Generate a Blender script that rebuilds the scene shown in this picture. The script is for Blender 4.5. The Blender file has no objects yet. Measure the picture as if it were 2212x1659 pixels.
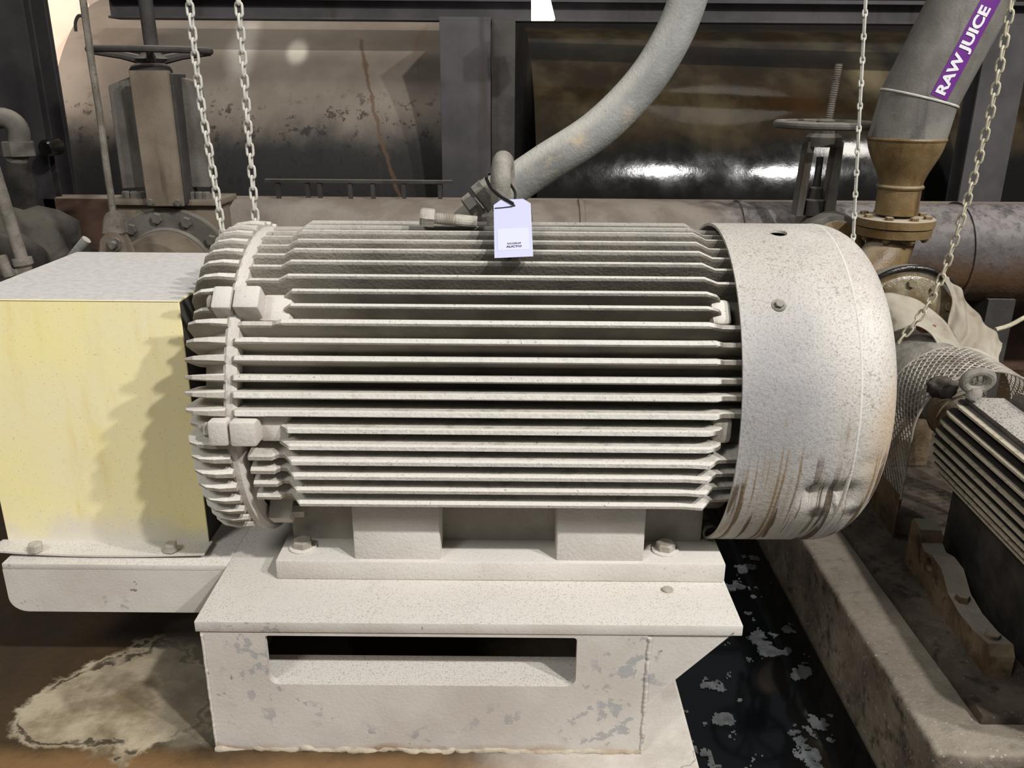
import bpy, bmesh, math, random
from mathutils import Vector, Matrix, noise
random.seed(7)
S = bpy.context.scene
COL = S.collection
R = math.radians
V = Vector

# ------------------------------------------------------------------ camera
F = 1850.0; CX, CY = 1106.0, 829.5
PITCH, YAW, ROLL = R(19.5), R(0.0), R(0.45)
CAMP = V((0, 0, 1.16))
fw = V((math.sin(YAW) * math.cos(PITCH), math.cos(YAW) * math.cos(PITCH), -math.sin(PITCH)))
rt0 = V((math.cos(YAW), -math.sin(YAW), 0)); up0 = rt0.cross(fw)
rt = rt0 * math.cos(ROLL) + up0 * math.sin(ROLL)
up = up0 * math.cos(ROLL) - rt0 * math.sin(ROLL)
cam_d = bpy.data.cameras.new('camera'); cam = bpy.data.objects.new('camera', cam_d); COL.objects.link(cam)
m = Matrix((rt, up, -fw)).transposed().to_4x4(); m.translation = CAMP
cam.matrix_world = m
cam_d.sensor_width = 36; cam_d.lens = F / 2212 * 36; cam_d.clip_start = 0.02
S.camera = cam

def ray(px, py):
    return fw + rt * ((px - CX) / F) - up * ((py - CY) / F)
def at(px, py, Y):
    """point of the place seen at a photo pixel, at depth Y"""
    r = ray(px, py); return CAMP + r * (Y / r.y)
def atz(px, py, z):
    r = ray(px, py); return CAMP + r * ((z - CAMP.z) / r.z)

# ------------------------------------------------------------------ world, lamps, exposure
w = bpy.data.worlds.new('world'); S.world = w; w.use_nodes = True
w.node_tree.nodes['Background'].inputs[0].default_value = (0.92, 0.96, 1.0, 1)
w.node_tree.nodes['Background'].inputs[1].default_value = 0.13
S.view_settings.view_transform = 'Standard'; S.view_settings.look = 'None'
S.view_settings.gamma = 1; S.view_settings.use_curve_mapping = False
S.view_settings.exposure = 0.0

def area(name, loc, target, size, power, color=(1, 1, 1), shape='DISK', size_y=None):
    d = bpy.data.lights.new(name, 'AREA'); d.shape = shape; d.size = size
    if size_y: d.size_y = size_y
    d.energy = power; d.color = color
    o = bpy.data.objects.new(name, d); COL.objects.link(o); o.location = loc
    o.rotation_euler = (V(target) - V(loc)).to_track_quat('-Z', 'Y').to_euler()
    return o
# high-bay lamps of the hall: two in a row above and behind the photographer, one over the beige tank; the rest are added fill
area('hall_or_fill_lamp', (2.85, -1.85, 4.95), (0.0, 1.5, 0.45), 0.20, 255, (1, .975, .965))
area('hall_or_fill_lamp', (4.45, -1.85, 4.95), (0.0, 1.5, 0.45), 0.20, 255, (1, .975, .965))
area('hall_or_fill_lamp', (-1.15, 3.86, 2.7), (-1.05, 4.35, 1.1), 0.5, 13, (1, .96, .91))
area('hall_or_fill_lamp', (3.0, 2.3, 3.0), (1.6, 3.0, 0.7), 0.5, 14, (1, .95, .88))  # unseen lamp added to brighten the right-hand pipe and valve
area('hall_or_fill_lamp', (-2.6, -2.2, 4.6), (-.6, 1.5, 0.45), 1.5, 120, (1, .985, .97))  # broad unseen fill, added to lift the shadows on the guard
sp_d = bpy.data.lights.new('vessel_fill_spot', 'SPOT'); sp_d.energy = 260; sp_d.color = (1, .86, .76); sp_d.spot_size = R(42); sp_d.spot_blend = .4; sp_d.shadow_soft_size = .15  # unseen spot, added and coned onto the vessel to brighten it
sp_o = bpy.data.objects.new('vessel_fill_spot', sp_d); COL.objects.link(sp_o); sp_o.location = (-2.7, 2.6, 2.9)
sp_o.rotation_euler = (V((-2.55, 4.6, 1.3)) - V(sp_o.location)).to_track_quat('-Z', 'Y').to_euler()
area('hall_or_fill_lamp', (1.5, 3.88, 2.7), (1.4, 4.35, 1.1), 1.0, 2.5, (1, .93, .84))  # weak unseen lamp added to brighten the dark tank

# ------------------------------------------------------------------ materials
def c(r, g, b):
    f = lambda v: ((v / 255 + .055) / 1.055) ** 2.4 if v > 10 else v / 255 / 12.92
    return (f(r), f(g), f(b), 1)
class NT:
    def __init__(s, name):
        s.m = bpy.data.materials.new(name); s.m.use_nodes = True; s.t = s.m.node_tree
        s.b = s.t.nodes['Principled BSDF']
        s.geo = s.n('ShaderNodeNewGeometry'); s.pos = s.geo.outputs['Position']
    def n(s, t): return s.t.nodes.new(t)
    def l(s, a, b): s.t.links.new(a, b)
    def noise(s, scale, detail=4, rough=.6, vec=None, dist=0.0):
        x = s.n('ShaderNodeTexNoise'); x.inputs['Scale'].default_value = scale; x.inputs['Detail'].default_value = detail
        x.inputs['Roughness'].default_value = rough; x.inputs['Distortion'].default_value = dist
        s.l(vec or s.pos, x.inputs['Vector']); return x.outputs['Fac']
    def stretch(s, sx, sy, sz):
        x = s.n('ShaderNodeVectorMath'); x.operation = 'MULTIPLY'; s.l(s.pos, x.inputs[0]); x.inputs[1].default_value = (sx, sy, sz); return x.outputs[0]
    def ramp(s, f, lo, hi, a=0.0, b=1.0):
        x = s.n('ShaderNodeMapRange'); x.interpolation_type = 'SMOOTHSTEP'; s.l(f, x.inputs[0])
        for i, v in enumerate((lo, hi, a, b)): x.inputs[i + 1].default_value = v
        return x.outputs[0]
    def math(s, op, a, b=None):
        x = s.n('ShaderNodeMath'); x.operation = op
        for i, v in enumerate((a, b)):
            if v is None: continue
            if isinstance(v, (int, float)): x.inputs[i].default_value = v
            else: s.l(v, x.inputs[i])
        return x.outputs[0]
    def mix(s, f, a, b):
        x = s.n('ShaderNodeMix'); x.data_type = 'RGBA'
        if isinstance(f, (int, float)): x.inputs[0].default_value = f
        else: s.l(f, x.inputs[0])
        for i, v in ((6, a), (7, b)):
            if isinstance(v, tuple): x.inputs[i].default_value = v
            else: s.l(v, x.inputs[i])
        return x.outputs[2]
    def sep(s, vec=None):
        x = s.n('ShaderNodeSeparateXYZ'); s.l(vec or s.pos, x.inputs[0]); return x.outputs
    def nz(s):
        return s.sep(s.geo.outputs['Normal'])[2]
    def blob(s, ctr, rad, soft=.35, wob=.35, wscale=9):
        """irregular patch: 1 inside an ellipsoid with a ragged border"""
        x = s.n('ShaderNodeVectorMath'); x.operation = 'SUBTRACT'; s.l(s.pos, x.inputs[0]); x.inputs[1].default_value = ctr
        y = s.n('ShaderNodeVectorMath'); y.operation = 'DIVIDE'; s.l(x.outputs[0], y.inputs[0]); y.inputs[1].default_value = rad
        z = s.n('ShaderNodeVectorMath'); z.operation = 'LENGTH'; s.l(y.outputs[0], z.inputs[0])
        d = s.math('ADD', z.outputs['Value'], s.math('MULTIPLY', s.math('SUBTRACT', s.noise(wscale, 6), .5), wob * 4))
        s.last = d
        return s.ramp(d, 1.0 - soft, 1.0 + soft, 1, 0)
    def done(s, color, rough=.8, metal=0.0, bump=0.0, bscale=120, bdetail=4, spec=.4):
        if isinstance(color, tuple): s.b.inputs['Base Color'].default_value = color
        else: s.l(color, s.b.inputs['Base Color'])
        if isinstance(rough, (int, float)): s.b.inputs['Roughness'].default_value = rough
        else: s.l(rough, s.b.inputs['Roughness'])
        s.b.inputs['Metallic'].default_value = metal; s.b.inputs['Specular IOR Level'].default_value = spec
        if bump:
            x = s.n('ShaderNodeBump'); x.inputs['Strength'].default_value = bump; x.inputs['Distance'].default_value = .004
            s.l(s.noise(bscale, bdetail, .65), x.inputs['Height']); s.l(x.outputs[0], s.b.inputs['Normal'])
        return s.m

def grimy(name, a, b, scale=6, specks=None, dust=None, streak=None, rough=.8, metal=0, bump=.35, bscale=140, patch=None, lo=.35, hi=.65, spec=.35):
    """a/b blend by noise; specks=(colour, scale, threshold); dust=(colour, lo, hi, amount) on upward faces;
    streak=(colour, (sx,sy,sz), lo, hi); patch=(colour, scale, lo, hi)"""
    t = NT(name)
    k = t.mix(t.ramp(t.noise(scale, 6), lo, hi), a, b)
    if patch: k = t.mix(t.ramp(t.noise(patch[1], 5, .6), patch[2], patch[3]), k, patch[0])
    if streak: k = t.mix(t.ramp(t.noise(1.0, 4, .55, t.stretch(*streak[1])), streak[2], streak[3]), k, streak[0])
    if dust:
        f = t.math('MULTIPLY', t.ramp(t.nz(), dust[1], dust[2]), t.ramp(t.noise(35, 5), .25, .5, dust[3] * .7, dust[3]))
        k = t.mix(f, k, dust[0])
    if specks: k = t.mix(t.ramp(t.noise(specks[1], 3, .6), specks[2], specks[2] + .04), k, specks[0])
    return t.done(k, rough, metal, bump, bscale, spec=spec)

PALE = c(207, 202, 193); PALE2 = c(190, 184, 174); DUST = c(206, 201, 191)
M = {}
M['motor'] = grimy('motor_paint', c(176, 170, 158), c(150, 143, 130), 5, specks=(c(120, 110, 96), 300, .66), dust=(c(214, 209, 198), .1, .75, .95), bump=.45)
def axis_dist(t, y0, z0):
    x, y, z = t.sep(); dy = t.math('SUBTRACT', y, y0); dz = t.math('SUBTRACT', z, z0)
    return t.math('SQRT', t.math('ADD', t.math('MULTIPLY', dy, dy), t.math('MULTIPLY', dz, dz)))
t = NT('motor_fins')
x, y, z = t.sep()
rr_ = axis_dist(t, 1.614, .598)
grease = t.math('MULTIPLY', t.ramp(t.math('ADD', x, t.math('MULTIPLY', t.noise(6, 5), .5)), -.20, .22), t.ramp(z, .36, .56, .45, 1))
k = t.mix(t.ramp(t.noise(6, 6), .35, .65), c(172, 166, 154), c(154, 147, 134))
k = t.mix(t.math('MULTIPLY', grease, .82), k, t.mix(t.ramp(t.noise(11, 5), .4, .65), c(108, 101, 89), c(82, 76, 67)))
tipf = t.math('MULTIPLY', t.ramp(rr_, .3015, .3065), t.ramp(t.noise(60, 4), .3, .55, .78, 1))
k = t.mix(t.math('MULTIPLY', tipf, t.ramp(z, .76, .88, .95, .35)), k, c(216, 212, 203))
d = t.math('MULTIPLY', t.ramp(t.nz(), .25, .85), t.ramp(t.noise(45, 5), .3, .55, .5, 1))
k = t.mix(t.math('MULTIPLY', d, .8), k, c(208, 203, 191))
k = t.mix(t.ramp(t.noise(230, 3), .64, .70, 0, .8), k, c(96, 88, 74))
M['fin'] = t.done(k, .82, 0, .5, 150)
t = NT('motor_core')
x, y, z = t.sep()
grease = t.ramp(t.math('ADD', x, t.math('MULTIPLY', t.noise(6, 5), .4)), -.32, .02)
k = t.mix(t.ramp(t.noise(6, 6), .35, .65), c(160, 154, 142), c(140, 133, 120))
k = t.mix(grease, k, t.mix(t.ramp(t.noise(9, 5), .4, .65), c(104, 97, 86), c(80, 74, 65)))
M['core'] = t.done(k, .85, 0, .5, 150)
M['pale'] = grimy('pale_dusty_paint', PALE, PALE2, 4, specks=(c(140, 132, 120), 320, .66), dust=(DUST, .3, .9, .9), bump=.4, patch=(c(168, 165, 160), 9, .66, .72))
t = NT('pale_base_paint')
k = t.mix(t.ramp(t.noise(4, 6), .35, .65), c(198, 193, 184), c(182, 175, 165))
x, y, z = t.sep()
chip = t.math('MULTIPLY', t.ramp(t.noise(30, 5, .65), .565, .595), t.ramp(t.math('ADD', t.noise(4.3, 2), t.ramp(z, .16, .02, 0, .07)), .5, .6))
k = t.mix(t.math('MULTIPLY', chip, .8), k, c(150, 150, 149))
k = t.mix(t.math('MULTIPLY', t.ramp(t.noise(38, 4), .68, .72), t.ramp(z, 0, .2)), k, c(128, 120, 108))
k = t.mix(t.math('MULTIPLY', t.ramp(t.nz(), .3, .9), .85), k, c(206, 201, 191))
k = t.mix(t.math('MULTIPLY', t.math('MULTIPLY', t.ramp(t.noise(330, 4, .7), .52, .66, 0, .7), t.ramp(t.nz(), .5, .9)), t.ramp(t.noise(5, 3), .25, .55)), k, c(120, 114, 104))
rustm = t.math('MULTIPLY', t.ramp(t.math('ADD', z, t.math('MULTIPLY', t.noise(14, 5), .03)), .035, .018, 0, 1), t.ramp(t.noise(3.2, 3), .42, .6))
k = t.mix(t.math('MULTIPLY', rustm, .8), k, c(150, 112, 66))
M['base'] = t.done(k, .85, 0, .22, 170)
# fan cover: pale paint, oily run marks below, grey wear, tan stain at the end
t = NT('fan_cover_paint')
x, y, z = t.sep()
k = t.mix(t.ramp(t.noise(5, 6), .35, .65), c(204, 199, 189), c(186, 180, 170))
k = t.mix(t.math('MULTIPLY', t.blob((.43, 1.31, .66), (.10, .25, .16), .7, .35, 10), .8), k, c(132, 131, 133))
k = t.mix(t.math('MULTIPLY', t.blob((.64, 1.42, .60), (.045, .25, .09), .7, .35, 9), .6), k, c(184, 156, 118))
sp = t.math('MULTIPLY', t.ramp(t.noise(300, 4, .7), .52, .62), t.ramp(t.math('ADD', z, t.math('MULTIPLY', t.noise(8, 4), .3)), .62, .80))
k = t.mix(t.math('MULTIPLY', sp, .6), k, c(120, 114, 106))
k = t.mix(t.math('MULTIPLY', t.math('MULTIPLY', t.ramp(t.noise(120, 5, .7), .56, .63), t.ramp(t.noise(9, 3), .42, .6)), .7), k, c(126, 118, 106))
low = t.math('ADD', z, t.math('MULTIPLY', t.math('SUBTRACT', t.noise(14, 3), .5), .30))
wash = t.math('MULTIPLY', t.ramp(t.noise(1.0, 4, .55, t.stretch(24, 2, 2.0), .5), .48, .68), t.ramp(low, .64, .50, 0, 1))
k = t.mix(t.math('MULTIPLY', wash, .6), k, c(146, 128, 98))
run = t.math('MULTIPLY', t.ramp(t.noise(1.0, 3, .5, t.stretch(58, 3, 2.4), .7), .56, .615), t.ramp(low, .60, .50, 0, 1))
k = t.mix(t.math('MULTIPLY', run, .9), k, c(84, 68, 46))
run2 = t.math('MULTIPLY', t.ramp(t.noise(1.0, 3, .5, t.stretch(110, 4, 2.0), .4), .57, .63), t.ramp(low, .66, .5, 0, 1))
k = t.mix(t.math('MULTIPLY', run2, .75), k, c(128, 102, 66))
for ctr_, rad_ in (((.537, 1.345, .452), (.016, .03, .014)), ((.598, 1.37, .452), (.020, .04, .016))):
    k = t.mix(t.math('MULTIPLY', t.blob(ctr_, rad_, .4, .35, 40), .85), k, c(58, 50, 40))
M['hood'] = t.done(k, .6, 0, .45, 130, spec=.45)
t = NT('yellow_guard_paint')
x, y, z = t.sep()
k = t.mix(t.ramp(t.noise(4, 6), .3, .7), c(242, 230, 164), c(236, 226, 184))
k = t.mix(t.math('MULTIPLY', t.ramp(t.noise(1.0, 4, .6, t.stretch(16, 16, 3)), .5, .75), .6), k, c(224, 200, 116))
k = t.mix(t.ramp(t.math('ADD', z, t.math('MULTIPLY', t.noise(9, 6), .16)), .44, .36, 0, .9), k, c(214, 208, 196))
k = t.mix(t.ramp(t.nz(), .4, .9), k, t.mix(t.ramp(t.noise(60, 6, .7), .4, .65), c(210, 206, 200), c(196, 191, 184)))
k = t.mix(t.ramp(t.noise(210, 4), .62, .70, 0, .6), k, c(170, 160, 140))
M['yellow'] = t.done(k, .7, 0, .08, 60)
M['bolt'] = grimy('dusty_bolt', c(178, 172, 160), c(150, 143, 130), 30, bump=.4)
M['darksteel'] = grimy('dark_grimy_steel', c(70, 66, 62), c(48, 45, 42), 6, dust=(c(120, 113, 104), .4, 1, .8), bump=.4)
M['beam'] = grimy('dark_painted_steel', c(52, 48, 49), c(36, 33, 33), 3, streak=(c(58, 44, 32), (9, 9, .8), .58, .74), dust=(c(104, 100, 98), .5, 1, .8), bump=.25, bscale=60)
M['hose'] = grimy('galvanised_conduit', c(136, 135, 130), c(114, 114, 109), 8, dust=(c(186, 182, 172), .25, .8, .95), specks=(c(110, 104, 92), 150, .67), patch=(c(176, 160, 128), 6, .62, .74), rough=.6, bump=.55, bscale=150)
M['castiron'] = grimy('dusty_cast_iron', c(150, 146, 136), c(120, 115, 104), 20, specks=(c(90, 82, 70), 130, .66), bump=.5, rough=.7)
M['connector'] = grimy('grimy_fitting', c(112, 108, 98), c(80, 76, 68), 25, dust=(c(160, 155, 143), .2, .9, .8), bump=.5, rough=.6)
M['tag'] = grimy('tag_card', c(196, 197, 226), c(193, 194, 222), 3, rough=.5, bump=0)
M['sticker'] = grimy('tag_sticker', c(206, 208, 230), c(204, 206, 228), 3, rough=.35, bump=0)
M['ink'] = grimy('black_ink', c(58, 56, 66), c(50, 48, 58), 3, rough=.5, bump=0)
M['tie'] = grimy('black_nylon', c(24, 22, 22), c(32, 29, 28), 20, rough=.35, bump=0, spec=.5)
M['chain'] = grimy('dusty_galvanised_chain', c(206, 203, 192), c(184, 180, 168), 40, rough=.55, bump=.2)
M['chain_warm'] = grimy('yellowed_chain', c(196, 188, 164), c(168, 160, 138), 40, rough=.5, bump=.2)
t = NT('beige_tank_paint')
x, y, z = t.sep()
k = t.mix(t.ramp(t.noise(2.2, 6), .35, .65), c(124, 114, 102), c(106, 96, 84))
k = t.mix(t.math('MULTIPLY', t.ramp(t.noise(22, 6, .7), .56, .62), t.ramp(t.math('ADD', z, t.math('MULTIPLY', t.noise(5, 4), .25)), 1.3, 1.1, 0, 1)), k, c(60, 50, 40))
k = t.mix(t.ramp(t.math('ADD', z, t.math('MULTIPLY', t.noise(4, 5), .3)), 1.22, .98, 0, .96), k, c(15, 13, 11))  # lower shell goes near-black: grime plus painted shade
k = t.mix(t.math('MULTIPLY', t.ramp(t.noise(1.0, 4, .6, t.stretch(7, 1, 1.0), .5), .6, .72), t.ramp(x, -.75, -.35)), k, c(104, 76, 48))
k = t.mix(t.blob((-1.02, 4.3, 1.28), (.045, .3, .05), .5, .1), k, c(192, 184, 168))
k = t.mix(t.blob((-1.28, 4.3, 1.3), (.06, .3, .14), .6, .2), k, c(170, 162, 150))
t2 = t.math('MULTIPLY', t.ramp(t.math('ABSOLUTE', t.math('ADD', t.math('SUBTRACT', x, -.69), t.math('ADD', t.math('MULTIPLY', t.math('SUBTRACT', z, 1.2), .30), t.math('MULTIPLY', t.math('SUBTRACT', t.noise(14, 4), .5), .06)))), .004, .014, 1, 0), t.ramp(z, 1.33, 1.35, 1, 0))
k = t.mix(t.math('MULTIPLY', t2, .8), k, c(84, 60, 40))
M['tank'] = t.done(k, .7, 0, .3, 60)
t = NT('oily_brown_tank')
x, y, z = t.sep()
k = t.mix(t.ramp(t.noise(3.0, 6, .6), .4, .68), c(40, 33, 22), c(72, 63, 45))
k = t.mix(t.ramp(t.noise(2.0, 3), .55, .75), k, c(54, 36, 20))
k = t.mix(t.blob((1.72, 4.3, 1.24), (.09, .4, .10), .6, .3), k, c(112, 100, 76))  # pale blotch painted in for a reflected lamp glow
k = t.mix(t.ramp(t.math('ADD', z, t.math('MULTIPLY', t.noise(4, 5), .25)), 1.12, .92, 0, .96), k, c(17, 16, 15))  # shade and grime of the lower shell put into the colour
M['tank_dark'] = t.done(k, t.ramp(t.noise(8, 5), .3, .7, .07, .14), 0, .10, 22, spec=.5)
M['vessel'] = grimy('cream_vessel', c(236, 216, 196), c(226, 202, 180), 3, specks=(c(190, 160, 130), 60, .7), bump=.15)
M['tanwall'] = grimy('tan_wall', c(112, 90, 72), c(84, 66, 52), 2, bump=.2)
t = NT('grey_scaled_pipe')
x, y, z = t.sep()
k = t.mix(t.ramp(t.noise(7, 6), .35, .65), c(92, 86, 85), c(68, 63, 62))
k = t.mix(t.ramp(t.noise(45, 5, .7), .52, .62, 0, .7), k, c(56, 50, 47))
k = t.mix(t.math('MULTIPLY', t.ramp(t.nz(), .2, .8), t.ramp(t.noise(28, 5, .7), .35, .6, .1, .75)), k, c(142, 135, 130))
k = t.mix(t.math('MULTIPLY', t.ramp(t.math('ADD', z, t.math('MULTIPLY', t.noise(6, 4), .2)), .72, .6, 0, 1), t.ramp(t.noise(3, 4), .35, .6, .3, .9)), k, c(84, 60, 34))
lft = t.mix(t.ramp(t.noise(6, 5), .4, .65), c(132, 123, 111), c(114, 103, 91))
lft = t.mix(t.ramp(t.noise(1.0, 4, .6, t.stretch(9, 2, 2)), .62, .75, 0, .7), lft, c(92, 76, 60))
k = t.mix(t.ramp(t.math('ADD', x, t.math('MULTIPLY', t.noise(9, 5), .25)), .98, .80, 0, 1), k, lft)
M['pipe'] = t.done(k, .6, 0, .8, 45)
M['juice'] = grimy('grey_painted_pipe', c(128, 124, 116), c(102, 98, 91), 7, streak=(c(78, 74, 70), (16, 16, 2.5), .57, .75), specks=(c(90, 86, 80), 160, .68), rough=.5, bump=.3)
M['ochre'] = grimy('ochre_stained_pipe', c(124, 104, 70), c(98, 76, 42), 9, streak=(c(84, 62, 34), (26, 26, 3), .56, .75), dust=(c(190, 180, 160), .5, 1, .9), rough=.42, bump=.35, spec=.5)
M['ochre_wet'] = grimy('wet_ochre_casting', c(132, 122, 98), c(96, 78, 50), 14, patch=(c(200, 184, 126), 16, .66, .70), rough=.25, bump=.7, bscale=60, spec=.6)
M['purple'] = grimy('purple_vinyl', c(108, 50, 132), c(100, 44, 124), 4, rough=.45, bump=0)
M['white'] = grimy('white_vinyl', c(232, 230, 232), c(226, 224, 228), 4, rough=.5, bump=0)
M['valve'] = grimy('dusty_valve_paint', c(106, 102, 94), c(82, 77, 69), 7, streak=(c(70, 62, 52), (14, 14, 2.2), .55, .72), dust=(c(134, 128, 117), .3, .9, .8), bump=.4)
M['valve_tan'] = grimy('tan_valve_plate', c(126, 115, 99), c(106, 95, 80), 6, streak=(c(92, 80, 64), (26, 26, 4), .58, .72), bump=.3)
M['rod'] = grimy('dusty_rod', c(128, 121, 111), c(100, 94, 84), 22, specks=(c(80, 72, 62), 60, .64), bump=.5)
M['heap'] = grimy('caked_dirt_and_shade', c(60, 54, 48), c(34, 30, 26), 9, dust=(c(92, 86, 76), .3, 1, .7), bump=.9, bscale=50)
M['concrete'] = grimy('dirty_concrete', c(128, 118, 103), c(96, 86, 73), 8, patch=(c(70, 60, 49), 26, .50, .70), specks=(c(168, 160, 146), 110, .64), dust=(c(158, 150, 134), .5, 1, .5), bump=.8, bscale=70)
M['rusty'] = grimy('rusty_casting', c(112, 96, 74), c(76, 59, 40), 12, dust=(c(142, 136, 124), .5, 1, .8), patch=(c(48, 38, 26), 20, .55, .7), bump=.9, bscale=60)
M['motor2'] = grimy('small_motor_paint', c(118, 112, 102), c(88, 82, 72), 12, dust=(c(192, 186, 176), .35, .9, .85), specks=(c(66, 58, 54), 230, .58), bump=.6)
t = NT('small_motor_fins')       # grime-black ribs, outer edges painted pale to stand in for light
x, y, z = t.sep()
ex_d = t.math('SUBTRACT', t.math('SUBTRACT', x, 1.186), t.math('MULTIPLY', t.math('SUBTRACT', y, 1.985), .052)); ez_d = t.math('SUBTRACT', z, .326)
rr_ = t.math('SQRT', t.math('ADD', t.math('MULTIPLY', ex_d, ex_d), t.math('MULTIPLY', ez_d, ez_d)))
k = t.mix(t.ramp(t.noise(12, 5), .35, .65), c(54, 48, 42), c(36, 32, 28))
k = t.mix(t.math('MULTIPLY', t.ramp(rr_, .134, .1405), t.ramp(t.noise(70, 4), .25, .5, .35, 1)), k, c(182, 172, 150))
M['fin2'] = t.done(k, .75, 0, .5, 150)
M['meshwire'] = grimy('expanded_metal', c(184, 177, 164), c(140, 131, 118), 14, bump=.2)
M['sole'] = grimy('grimy_sole_plate', c(92, 82, 70), c(64, 55, 46), 9, patch=(c(48, 40, 33), 22, .5, .68), specks=(c(130, 122, 110), 150, .66), bump=.6, bscale=70)
M['tarp'] = grimy('dirty_beige_tarp', c(172, 164, 147), c(148, 139, 122), 6, patch=(c(120, 106, 90), 12, .58, .75), bump=.25, bscale=50, rough=.75)
M['black'] = grimy('oily_black', c(20, 18, 16), c(30, 26, 22), 9, rough=.2, bump=.2, spec=.5)
M['redtape'] = grimy('faded_red_block', c(150, 96, 78), c(128, 80, 66), 20)
M['wallback'] = grimy('shade_dark_wall', c(38, 33, 30), c(24, 21, 19), 2)  # near-black colour stands in for the unlit back of the hall
M['grout'] = grimy('broken_grout', c(184, 174, 157), c(160, 146, 124), 12, patch=(c(132, 98, 60), 4, .54, .68), bump=.8, bscale=60)
M['colgrey'] = grimy('grey_column_paint', c(80, 76, 77), c(60, 57, 58), 3, streak=(c(60, 52, 44), (9, 9, .9), .58, .74), bump=.2)
M['brownledge'] = grimy('brown_ledge', c(100, 76, 62), c(66, 50, 42), 6, dust=(c(150, 138, 124), .5, 1, .7), bump=.4)

# floor: wet brown slab with a pale mineral crust edged by dark cracks, paler on the pad at the right
t = NT('wet_brown_floor')
x, y, z = t.sep()
k = t.mix(t.ramp(t.noise(3.0, 6, .6, t.stretch(1, .6, 1)), .35, .65), c(52, 41, 27), c(72, 56, 36))
k = t.mix(t.ramp(t.math('ADD', y, t.math('MULTIPLY', t.noise(6, 5), .12)), 1.33, 1.26, 0, .8), k, c(136, 104, 66))
cr = t.blob((-.74, 1.40, 0), (.19, .17, .5), .05, .5, 4.2); dd = t.last
k = t.mix(cr, k, t.mix(t.ramp(t.noise(9, 5), .35, .65), c(176, 163, 138), c(118, 104, 80)))
edge = t.math('MULTIPLY', t.ramp(t.math('ABSOLUTE', t.math('SUBTRACT', dd, .9)), .015, .05, 1, 0), t.ramp(t.noise(9, 3), .35, .5))
k = t.mix(t.math('MULTIPLY', edge, .85), k, c(50, 42, 30))
cr2 = t.blob((-.55, 1.52, 0), (.2, .25, .5), .1, .25, 6)
k = t.mix(t.math('MULTIPLY', cr2, .6), k, c(120, 113, 98))
pad = t.math('MULTIPLY', t.ramp(t.math('ADD', x, t.math('MULTIPLY', t.noise(5, 5), .3)), .02, .36), t.ramp(y, 2.5, 2.2, 0, 1))
k = t.mix(pad, k, t.mix(t.ramp(t.noise(7, 6), .4, .65), c(204, 198, 187), c(186, 178, 166)))
ck = t.ramp(t.math('ABSOLUTE', t.math('SUBTRACT', t.noise(5.5, 5, .5), .5)), .002, .007, 1, 0)
k = t.mix(t.math('MULTIPLY', t.math('MULTIPLY', ck, .7), t.ramp(x, .2, .26)), k, c(112, 100, 86))
M['floor'] = t.done(k, t.ramp(pad, 0, 1, .55, .9), 0, .5, 60, spec=.4)
t = NT('black_trench_water')
M['water'] = t.done(c(7, 10, 12), .06, 0, .05, 6, spec=.5)
M['foam'] = grimy('grey_foam', c(92, 95, 94), c(64, 67, 67), 30, rough=.9, bump=.3)
t = NT('trench_wall'); M['trench'] = grimy('trench_concrete', c(104, 88, 70), c(78, 64, 50), 5, bump=.5)
def emis(name, col, st):
    t = NT(name); t.b.inputs['Emission Color'].default_value = col; t.b.inputs['Emission Strength'].default_value = st
    t.b.inputs['Base Color'].default_value = (.9, .9, .9, 1); return t.m
M['lampglow'] = emis('lamp_lens', (1, .97, .95, 1), 14)

# ------------------------------------------------------------------ builders
def obj(name, bm, mat, parent=None, smooth=False, angle=35):
    me = bpy.data.meshes.new(name)
    bmesh.ops.recalc_face_normals(bm, faces=bm.faces)
    bm.to_mesh(me); bm.free()
    me.materials.append(M[mat] if isinstance(mat, str) else mat)
    if smooth:
        me.polygons.foreach_set('use_smooth', [True] * len(me.polygons))
        if angle: me.set_sharp_from_angle(angle=R(angle))
    o = bpy.data.objects.new(name, me); COL.objects.link(o)
    if parent: child(o, parent)
    return o
def child(o, parent):
    o.parent = parent
    if parent.type == 'EMPTY': o.matrix_parent_inverse = Matrix.Translation(-parent.location)
def tag(o, label, cat, group=None):
    o['label'] = label; o['category'] = cat
    if group: o['group'] = group
    return o
def thing(name, label, cat, loc, group=None):
    o = bpy.data.objects.new(name, None); COL.objects.link(o); o.location = loc; o.empty_display_size = .05
    return tag(o, label, cat, group)
def struct(o): o['kind'] = 'structure'; return o
B = bmesh.new
def box(bm, lo, hi, bev=0, mat=None, seg=2):
    lo, hi = V(lo), V(hi)
    r = bmesh.ops.create_cube(bm, size=1); vs = r['verts']
    for v in vs: v.co = V(((lo.x + hi.x) / 2 + v.co.x * (hi.x - lo.x), (lo.y + hi.y) / 2 + v.co.y * (hi.y - lo.y), (lo.z + hi.z) / 2 + v.co.z * (hi.z - lo.z)))
    if bev:
        es = list({e for v in vs for e in v.link_edges})
        g = bmesh.ops.bevel(bm, geom=es, offset=bev, segments=seg, profile=.5, affect='EDGES'); vs = list({v for f in g['faces'] for v in f.verts} | {v for v in vs if v.is_valid})
    if mat is not None: bmesh.ops.transform(bm, matrix=mat, verts=[v for v in vs if v.is_valid])
    return bm
def frame(d, upv=V((0, 0, 1))):
    d = d.normalized()
    if abs(d.dot(upv)) > .98: upv = V((0, 1, 0))
    a = d.cross(upv).normalized(); return a, a.cross(d).normalized() 
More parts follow.
